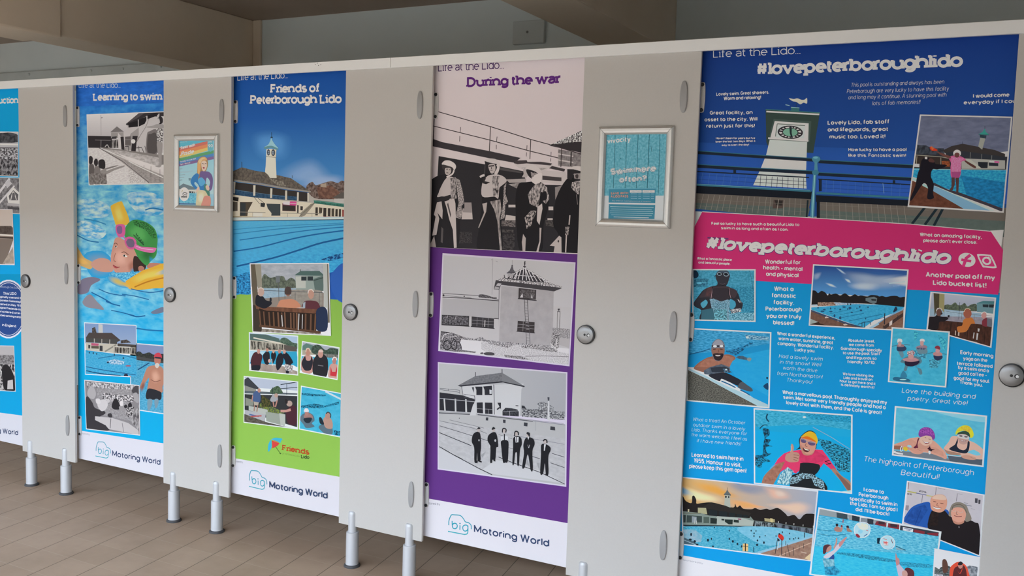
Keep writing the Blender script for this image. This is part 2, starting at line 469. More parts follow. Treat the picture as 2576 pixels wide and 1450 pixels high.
def clip_poly(poly, clip):
    def inside(p, a, b, s): return s*((b[0]-a[0])*(p[1]-a[1])-(b[1]-a[1])*(p[0]-a[0])) >= 0
    n = len(clip)
    s = 1 if sum(clip[i][0]*clip[(i+1) % n][1]-clip[(i+1) % n][0]*clip[i][1] for i in range(n)) > 0 else -1
    for i in range(n):
        a, b = clip[i], clip[(i+1) % n]; out = []
        for j in range(len(poly)):
            p, q = poly[j], poly[(j+1) % len(poly)]
            pi, qi = inside(p, a, b, s), inside(q, a, b, s)
            if pi: out.append(p)
            if pi != qi:
                d1 = (b[0]-a[0])*(p[1]-a[1])-(b[1]-a[1])*(p[0]-a[0]); d2 = (b[0]-a[0])*(q[1]-a[1])-(b[1]-a[1])*(q[0]-a[0])
                t = d1/(d1-d2)
                out.append((p[0]+(q[0]-p[0])*t, p[1]+(q[1]-p[1])*t, tuple(p[2][k]+(q[2][k]-p[2][k])*t for k in range(len(p[2])))))
        poly = out
        if not poly: break
    return poly
def run_prints(data, Y, door):
    """'= name x0 y0 scale lift label' opens a printed piece; the first is the sheet and the others sit on it"""
    sheet = None; cur = None; head = None
    SHEET_INKS.clear()
    def close():
        nonlocal sheet
        if cur is None: return
        o = cur.build(head[0], sheet or door, head[5])
        if sheet is None: sheet = o; SHEET_INKS.extend(cur.under)
    for ln in data.strip().split('\n'):
        ln = ln.strip()
        if not ln: continue
        if ln.startswith('= '):
            close()
            f = ln[2:].split(' ', 5); head = f+[None]*(6-len(f))
            cur = Print(Y-float(f[4])/1000, float(f[1]), float(f[2]), float(f[3]))
        else: cur.cmd(ln)
    close()
    return sheet

# ------------------------------------------------------------------ what is printed on each door and notice
D0 = r'''
= poster 0 0 1 .6
p 0c92d0 -260 150 90 150 90 700 -260 700
p 0ca4e0 -260 690 90 690 90 1120 -260 1120
p dfe3f4 -260 990 -60 1028 0 1038.8 55 1046 90 1051 90 1180 -260 1180
= printed_photo 0 200 1.643 .9 black and white photo of a crowd on deckchairs
q d0d4dc 4 -130 214 76 216 76 402 -130 396
p b0aeb0 -130 214 80 214 80 400 -130 400
N 2c2c30 4c4c50 12 1 4 -130 225 0 222 40 220 74 230 74 260 -130 262
p a8a6a8 -130 262 80 262 80 280 -130 280
p 3a383c -130 280 80 282 80 400 -130 400
n 3a383c b0aeb2 10 1.6 5 -130 285 74 285 74 340 -130 340
n 28262a 8a888c 10 1 5 -130 330 74 330 74 395 -130 395
l c8c6ca 4 0 268 74 270
= printed_photo 0 200 1.643 .9 black and white aerial photo of the lido
q c8ccd4 3 -130 402 80 406 82 557 -130 548
p 78767a -130 400 84 400 84 560 -130 560
n 5c5a5e 8c8a8e 12 1 3 -130 410 82 410 82 550 -130 550
l c8c6ca 9 -20 490 40 410
l c8c6ca 7 -10 520 60 440
p b8b6ba 20 430 35 415 50 430 30 450
p d0ced2 28 480 55 445 82 470 80 520 35 520
p 5c5a5e 36 482 55 458 76 476 74 500 40 500
c d8d6da 4 44 500 55 465 68 498
e 5c5a5e 56 478 6 10
p a8a6aa 30 510 82 515 82 525 30 522
p 4c4a4e 32 526 80 530 80 540 32 536
= printed_photo 0 200 1.643 2.2 sepia photo of the empty pool
q d4d0d4 4 -130 534 52 537 61 768 -130 764
p c0b4ac -130 534 60 536 60 610 -130 610
N 4a403c 5c524c 10 1 4 -130 610 20 606 50 610 56 640 -130 640
p 8a7c74 -130 636 56 640 56 660 -130 656
l d8d0c8 5 -10 642 54 646
l 3c3430 4 -10 652 54 656
p 7c7068 -130 656 56 660 20 764 -130 764
p b4a89c 54 692 58 762 10 762
n b4a89c 968a80 14 1 2 54 692 58 762 10 762
= round_plaque 0 690 1.8636 .9 round dark blue plaque about the lido
e d8dcea 40 164 90 138
e 2c4c8c 40 164 83 130
e d8dcea 40 164 79 125
e 2c4c8c 40 164 77 122
t c8d0e4 R -10 62 96 70 9 Peterborough Civic Society
t d8dcea S 14 96 78 98 12 This LIDO
t d8dcea S -14 110 112 118 10 originally named the
t d8dcea S -14 126 116 136 10 Corporation Swimming Pool
t d8dcea S -10 144 108 154 10 opened in May 1936
t d8dcea S -14 160 112 172 10 designed 'hacienda-style'
t d8dcea S -14 178 112 190 10 considered one of
t d8dcea S -10 196 110 208 10 the best surviving examples
t d8dcea S 10 244 78 250 12 in England.
= printed_photo 0 690 1.8636 .9 black and white photo of bathers
q d8dce8 4 -140 332 66 336 74 552 -140 540
p 9c9a9e -140 330 80 330 80 560 -140 560
p b8b6ba -140 335 70 340 70 380 -140 376
n 5c5a5e 9c9a9e 10 2 4 -140 376 70 380 70 420 -140 416
n 2c2a2e c8c6ca 12 1 6 -140 420 70 424 72 545 -140 535
s 28262a 10 440 40 430 66 480 70 545 20 540
p c8c6ca 36 500 60 495 62 540 34 540
= lettering 0 0 1 .9
t dfe3f2 S -4 261 46 260 17 uction
= sponsor_lettering 0 0 1 .9
t 33476f M -6 1089 46 1096 13 g World
'''
D1 = r'''
= poster 0 0 1 .6
g 123878 2068ac 150 200 440 190 440 330 150 340
g 2068ac 3898c8 150 330 440 330 440 480 150 480
g 3f9fcc 22a8dc 150 480 440 480 440 860 150 860
n 1c4c94 2a66b0 20 3 1.2 185 205 430 200 430 290 185 300
m 1c5ca4 2e8ec4 2f78bc 88c4de 30 2.2 2.2 150 270 440 258 440 480 150 480
m 2e8ec4 1c9cd4 88c4de 9cd4ea 34 2.2 2.2 150 480 440 480 440 680 150 680
m 1c9cd4 0caee8 9cd4ea 30bcec 36 2.4 2.2 150 680 440 680 440 880 150 862
p 0caee8 180 850 440 860 440 1140 180 1120
= swimming_girl 185 470 2.2167 .8 girl in a green swimming cap with yellow foam noodles
N 3a98cc b4dcea 60 3 3 20 80 120 70 200 110 180 170 60 160
N 3a98cc b8deec 70 3 3 300 40 420 30 500 70 500 150 400 160 330 120
N 4aa0d0 bcdfec 50 4 4 20 190 100 200 180 250 150 290 60 280 20 250
c 1f6ca4 6 400 130 440 120 500 130
c 1f6ca4 5 20 270 80 300 140 310
c 2c7cb0 5 60 180 120 190 180 210
f 7c98b4 60 380 160 360 220 420 200 500 100 500
s 7a7488 20 560 50 515 110 505 150 520 100 550 80 590 30 600
s 8c8894 50 640 90 600 130 640 170 685 120 680 70 670
s c8a468 12 330 30 350 60 395 110 425 95 460 50 445 10 430
f e0b060 20 390 60 400 90 430 60 440 20 420
s c49484 95 430 140 400 200 410 220 470 160 475 120 460
s b87c6c 410 440 430 425 500 430 500 445 420 455
s e6ac40 207 118 218 100 262 82 276 96 312 190 290 215 240 215 228 190
f f0c468 225 125 255 100 285 180 260 200 240 190
s c49080 208 390 222 320 236 285 270 290 340 345 352 400 345 455 305 482 240 482 214 440
f d8a898 225 360 260 340 300 380 300 440 250 450 225 420
f a87060 300 430 345 400 345 460 310 480
s 3a2a26 336 390 372 400 405 432 395 465 360 475 335 470
s b07868 362 448 380 442 395 455 385 470 365 470
c 5a3c30 3 226 322 234 314 246 322
s e4d8d4 229 335 236 330 244 334 238 340
e 2a1c1c 236 334 4 5
c 5a3c30 3 268 368 284 364 306 380
s e4d8d4 274 384 285 378 301 390 288 393
e 2a1c1c 283 385 5 6
c a06a58 4 234 370 224 408 236 418
s b04c50 220 436 240 446 258 448 238 456 224 448
c 7a3438 2.5 220 436 240 448 258 448
s 3f8c48 285 275 296 215 340 184 400 196 450 232 468 285 466 330 460 385 430 415 405 440 360 395 335 345
f 58a85c 300 240 350 200 400 220 420 300 360 320 310 280
f 2c6c38 400 330 450 340 455 385 410 430 370 390
n 24502c 3f8c48 9 2 7 330 186 400 198 450 236 466 285 440 290 400 240 340 215
t 1c3828 B 346 272 392 330 18 ZOGGS
c 1c3828 4 334 268 360 295 392 326
s c85c94 234 222 250 210 284 214 288 260 274 280 250 280 238 255
s 7a5c88 242 228 256 218 270 226 270 256 256 264 244 254
s c85c94 284 300 300 280 330 282 350 305 345 340 320 350 296 335
s 6c6078 294 304 308 290 330 294 340 314 334 336 312 338 298 324
s d06ca4 344 320 380 335 450 340 462 345 445 368 400 364 345 346
c ecb4cc 3 350 332 390 346 445 352
c c85c94 6 270 272 290 292 298 300
s e4ac3c 285 535 360 480 430 452 520 432 520 552 440 568 360 576 310 570
f f0c860 320 510 420 465 520 450 520 490 400 520 340 545
c b87820 6 340 560 400 535 450 520 520 505
f c8b468 190 500 240 500 300 540 330 565 260 560 200 530
n 1c8cc8 7cc8e4 12 2.4 4 200 480 330 476 380 470 300 520 200 495
c 15609c 4 140 570 200 595 290 610
c 15609c 5 180 640 220 655 260 665
c 15609c 4 270 600 340 610 420 630
c 15609c 5 300 710 350 725 400 720
c 15609c 4 210 690 260 700 340 720
c 15609c 5 100 590 160 620 210 650
c 15609c 4 320 570 420 590 500 580
c 1a70ac 6 350 790 420 800 500 805
s 6c7890 432 700 470 680 500 672 500 700 450 710
= printed_photo 180 270 3.904 2.2 black and white photo of a swimming lesson at the poolside
q cfd0da 4 147 70 960 38 960 752 168 768
p b8b2b2 140 60 970 60 970 420 140 420
g c0bab8 a8a2a2 150 70 960 50 960 280 150 290
p c4bebc 160 400 980 620 980 790 160 790
n d0caca b8b2b2 26 3 3 160 400 270 400 480 540 760 760 160 790
n a09a9a d4cece 18 3 4 560 600 680 640 760 750 560 740
p 2c282a 160 280 400 285 395 400 165 398
l 6a6464 5 230 322 385 326
l 8a8484 6 290 322 288 390
c b0aaa8 7 328 390 350 370 370 400
l 8a8484 5 288 75 290 275
l 57514f 5 290 105 305 103
p 6a6463 380 245 445 188 514 240
p 8a8482 388 248 512 245 512 300 388 305
p 3a3637 395 290 445 285 440 310 395 312
p a09a98 395 315 460 312 460 400 395 400
n 2c282a 8a8482 14 .2 6 395 325 460 320 460 400 395 400
p b8b2b0 455 250 500 300 490 410 460 410
p 2c282a 480 290 515 290 520 420 490 415
p b0aaa8 510 250 580 195 900 130 900 450 740 455 520 420
p 8f8987 580 260 660 200 660 300 600 420 525 420
p 5a5453 525 290 582 285 582 376 525 376
l 8a8482 4 525 320 582 320
p 2c282a 600 282 650 282 640 330 630 435 585 435
e d0caca 605 335 22 22
p 2f2b2d 532 165 660 60 960 40 960 90 740 85 655 130 545 180
p 4a4445 532 165 660 58 720 55 640 110
p 1f1c1e 555 160 652 130 652 190 560 200
p 1f1c1e 660 125 735 90 735 155 660 190
p 1f1c1e 745 80 840 50 840 90 745 120
l a8a2a0 9 655 120 657 195
l a8a2a0 9 738 85 740 150
l a8a2a0 7 550 180 555 210
p aca6a4 740 120 820 90 870 95 870 180 720 200 690 260 650 290
c 7a7472 6 640 340 680 270 730 190 760 110
s 6c6665 740 450 740 270 770 235 840 230 845 450
s 4c4746 748 440 750 280 780 262 832 262 836 440
l 3a3637 6 635 400 690 395
l 3a3637 6 660 380 665 450
l 3a3637 6 720 380 735 455
l 3a3637 6 690 400 715 455
l 3a3637 6 525 385 560 385
l 3a3637 6 525 385 525 420
l 3a3637 6 560 385 560 428
p 78726f 265 390 520 420 900 470 960 480 960 560 820 570 500 470
n 8f8987 b8b2b0 40 2 2 330 410 520 430 880 500 860 590 700 560 450 470
p c8c2c0 440 450 830 575 960 600 960 650 700 590
p 9c9694 262 395 500 500 730 600 960 690 960 760 760 750 480 530
n 9c9694 847e7c 26 2 3 500 510 730 610 960 700 960 760 760 745 600 600
l 4a4445 5 262 395 500 530 760 740
l 57514f 4 780 580 778 690
l 57514f 4 868 610 868 730
l 57514f 4 712 570 710 650
c d4cecc 8 560 530 700 600 900 692
s 2c282a 172 490 190 478 208 500 205 545 190 560 172 550
s 5a5453 172 580 190 560 222 580 220 750 176 752
s 2c282a 220 530 235 505 255 515 258 560 240 580 222 560
s 746e6c 225 600 250 580 280 590 285 750 225 752
s 2c282a 262 540 280 515 315 515 330 545 328 600 300 605 270 590
s 8a8482 285 640 300 615 340 605 340 690 346 752 290 752
s 8a8482 320 640 400 605 510 572 515 585 420 620 340 660
s 746e6c 335 600 420 575 460 572 400 595 340 610
n 57514f 8a8482 20 1 3 176 650 340 650 346 752 176 752
s 8f8987 740 190 800 180 840 165 900 170 905 205 840 205 745 200
s 2c282a 850 100 870 84 895 110 892 155 860 165 848 130
s a8a2a0 848 115 860 110 868 150 855 160 848 140
s a8a2a0 838 88 850 70 862 60 862 84 850 105
n d8d2d0 4a4445 14 1 7 838 205 900 205 898 290 890 355 840 350 836 280
s 8f8987 838 350 890 350 885 470 880 580 830 585 828 575 862 560 850 460
= printed_photo 190 800 2.643 .9 photo of the pool pavilion with swimmers
q dfe6ee 4.5 57 30 405 48 412 398 63 378
g 7c98c4 94a8c8 60 35 410 50 405 180 60 170
p c0c4c4 152 42 180 45 182 108 152 105
p 4a4240 70 130 90 98 160 100 240 100 300 150 280 160 70 140
p 4a4a48 70 135 280 142 275 175 70 162
l b0aca4 6 125 138 125 165
l b0aca4 6 175 142 174 172
l b0aca4 6 228 145 226 178
p c0bcb0 68 165 280 175 260 235 70 215
p b85878 105 168 155 172 152 186 105 184
p 3a3c40 85 180 98 182 96 205 85 204
p 3a3c40 160 185 180 186 180 222 160 220
p 5a5448 105 186 155 188 155 206 105 204
l 8a8880 8 195 225 270 180
p 4a4440 280 170 400 180 400 195 278 190
p c4c0b4 250 190 400 198 400 245 250 235
n 34302e a8a49c 12 .2 6 255 195 400 202 400 240 255 232
n 3a3230 5a5450 10 1 4 110 70 130 60 140 100 110 98
n 3a3230 5a5450 10 1 4 300 150 340 145 370 165 300 170
p 2a9cd0 66 215 250 238 405 255 412 400 60 380
n 2a9cd0 58b4dc 14 3 2.6 66 225 405 258 410 395 62 375
c 1c5c90 4 70 325 200 350 400 380
c 1c5c90 3 150 270 300 250 400 270
c 164a78 5 72 352 160 370 300 385
n d0e0ec 3a90c0 10 1.5 5 205 290 260 275 325 290 320 310 240 310
e 24344c 118 235 4 7
e 24344c 92 232 4 6
e 24344c 140 240 4 5
e 24344c 258 245 3 8
e 24344c 215 297 7 6
e 24344c 318 268 6 5
e b04c60 350 320 18 4
e 24243c 335 383 14 10
e b88880 360 390 12 5
= printed_photo 190 800 2.643 .9 photo of a man in a red cap standing in the pool
q dfe6ee 4.5 365 165 640 188 640 650 362 608
p 8090b8 405 170 640 190 640 270 405 250
N 2a2c30 40443c 12 1 4 408 230 430 225 450 240 490 230 520 245 590 240 640 260 640 310 408 280
p 4a4a4c 408 255 600 290 600 305 408 275
p 3a98c4 360 275 640 310 640 660 360 620
n 3a98c4 64b4d8 14 2 3 360 275 640 310 640 660 360 620
l 1c4c78 6 415 345 490 300
s b88470 425 470 450 400 475 335 510 318 560 320 585 350 590 420 578 460 572 500 480 500 490 400 460 440 440 480
f d4a490 500 360 540 340 570 400 540 440 510 430
f 8a5c50 425 470 450 420 470 440 440 500
c 8a5c50 4 500 410 530 425 565 415
e b87868 545 282 22 34
s d0c8c0 528 310 545 300 558 315 545 335 532 328
s c84454 522 262 530 240 555 232 572 250 570 270 540 262
l 2a3040 9 528 264 568 268
s 2a2c34 470 500 490 470 560 490 572 510 565 545 520 545 472 540
s 7c9cb0 480 545 510 545 505 590 485 620 478 600
s 7c9cb0 525 545 552 545 545 590 530 600
= printed_photo 190 800 2.643 2.2 black and white photo of a packed pool
q dfe3ea 4.5 58 412 425 448 430 784 70 742
p 8c8a90 60 415 430 450 430 780 70 740
n 8c8a90 aaa8ae 14 2 3 140 470 370 480 380 690 150 640
n d0ced4 6c6a70 12 1 5 75 425 420 452 410 480 75 465
n d8d6dc 4c4a50 12 1.2 7 180 500 400 520 390 560 180 545
s b0aeb4 78 500 95 462 125 470 136 510 120 540 90 530
s 3c3a40 70 530 110 560 130 600 190 620 195 640 150 670 210 720 215 750 72 735
s d0ced4 145 580 160 550 200 545 215 575 200 610 170 620
s d8d6dc 135 540 160 540 165 570 140 570
p c8c6cc 130 655 240 665 350 700 420 750 420 780 220 740 200 715 130 680
l 3c3a40 4 235 670 230 735
l 77757b 4 310 700 320 760
s 3c3a40 215 640 235 635 245 655 235 665 215 655
s 2c2a30 240 590 255 545 275 540 290 570 300 605 260 610
e e0dee4 306 570 12 20
s 9c9aa0 290 590 320 590 325 620 295 615
s 2c2a30 350 575 365 562 375 580 370 600 352 598
s a8a6ac 330 620 350 600 380 600 375 630 340 650
e 2c2a30 334 590 12 12
e c8c6cc 218 552 10 14
n 3a383e c8c6cc 12 1.4 6 335 600 390 590 380 660 340 660
s 4c4a50 375 480 395 455 420 452 425 500 400 510 380 500
s a8a6ac 380 510 410 500 420 560 400 560
n b8b6bc 5c5a60 16 .5 4 360 690 420 580 422 760 400 720
= sheet_foot 0 0 1 .9 white strip along the foot of the poster
p e2e5f6 150 1074 196 1083 411 1116 450 1122 450 1240 150 1200
t 8a8a9c R 198 1092 226 1096 5 Sponsored by
t 33476f M 282 1148 404 1171 14.5 Motoring World
= lettering 0 0 1 .9
t b4c4e4 L 198 221 303 221 14 Life at the Lido...
= title_lettering 0 0 1 .9
t dfe3f2 S 234 254 408 252 19 Learning to swim
= sponsor_logo 0 0 1 1.2 turquoise outline of a car with the word big
c 3fa6c0 1.50 241.60 1134.80 242.06 1126.29 243.89 1119.03 246.79 1112.76 251.31 1112.42 259.32 1112.83 263.25 1115.52 266.59 1121.24 268.94 1126.35 273.90 1128.08 277.29 1131.84 278.16 1136.37 278.00 1141.60
l 3fb2c6 1.50 240.00 1147.80 267.11 1153.33
c 2fb0c4 1.50 266.61 1153.23 270.67 1151.73 272.32 1147.09 272.92 1134.00
c 2fa8c4 1.50 272.78 1138.58 271.71 1134.06 268.53 1133.16 265.15 1135.41 264.22 1139.63 265.37 1144.54 268.34 1145.96 271.41 1143.86 272.76 1139.23
c 2fa8c4 1.60 247.30 1125.40 247.41 1135.18 248.45 1140.36 251.42 1141.79 254.50 1139.42 255.44 1134.81 253.75 1130.97 250.26 1130.48 247.67 1133.21
l 3aa4be 1.50 259.88 1133.95 259.39 1143.51
e 3f96b0 259.99 1130.29 1.10 1.10
'''
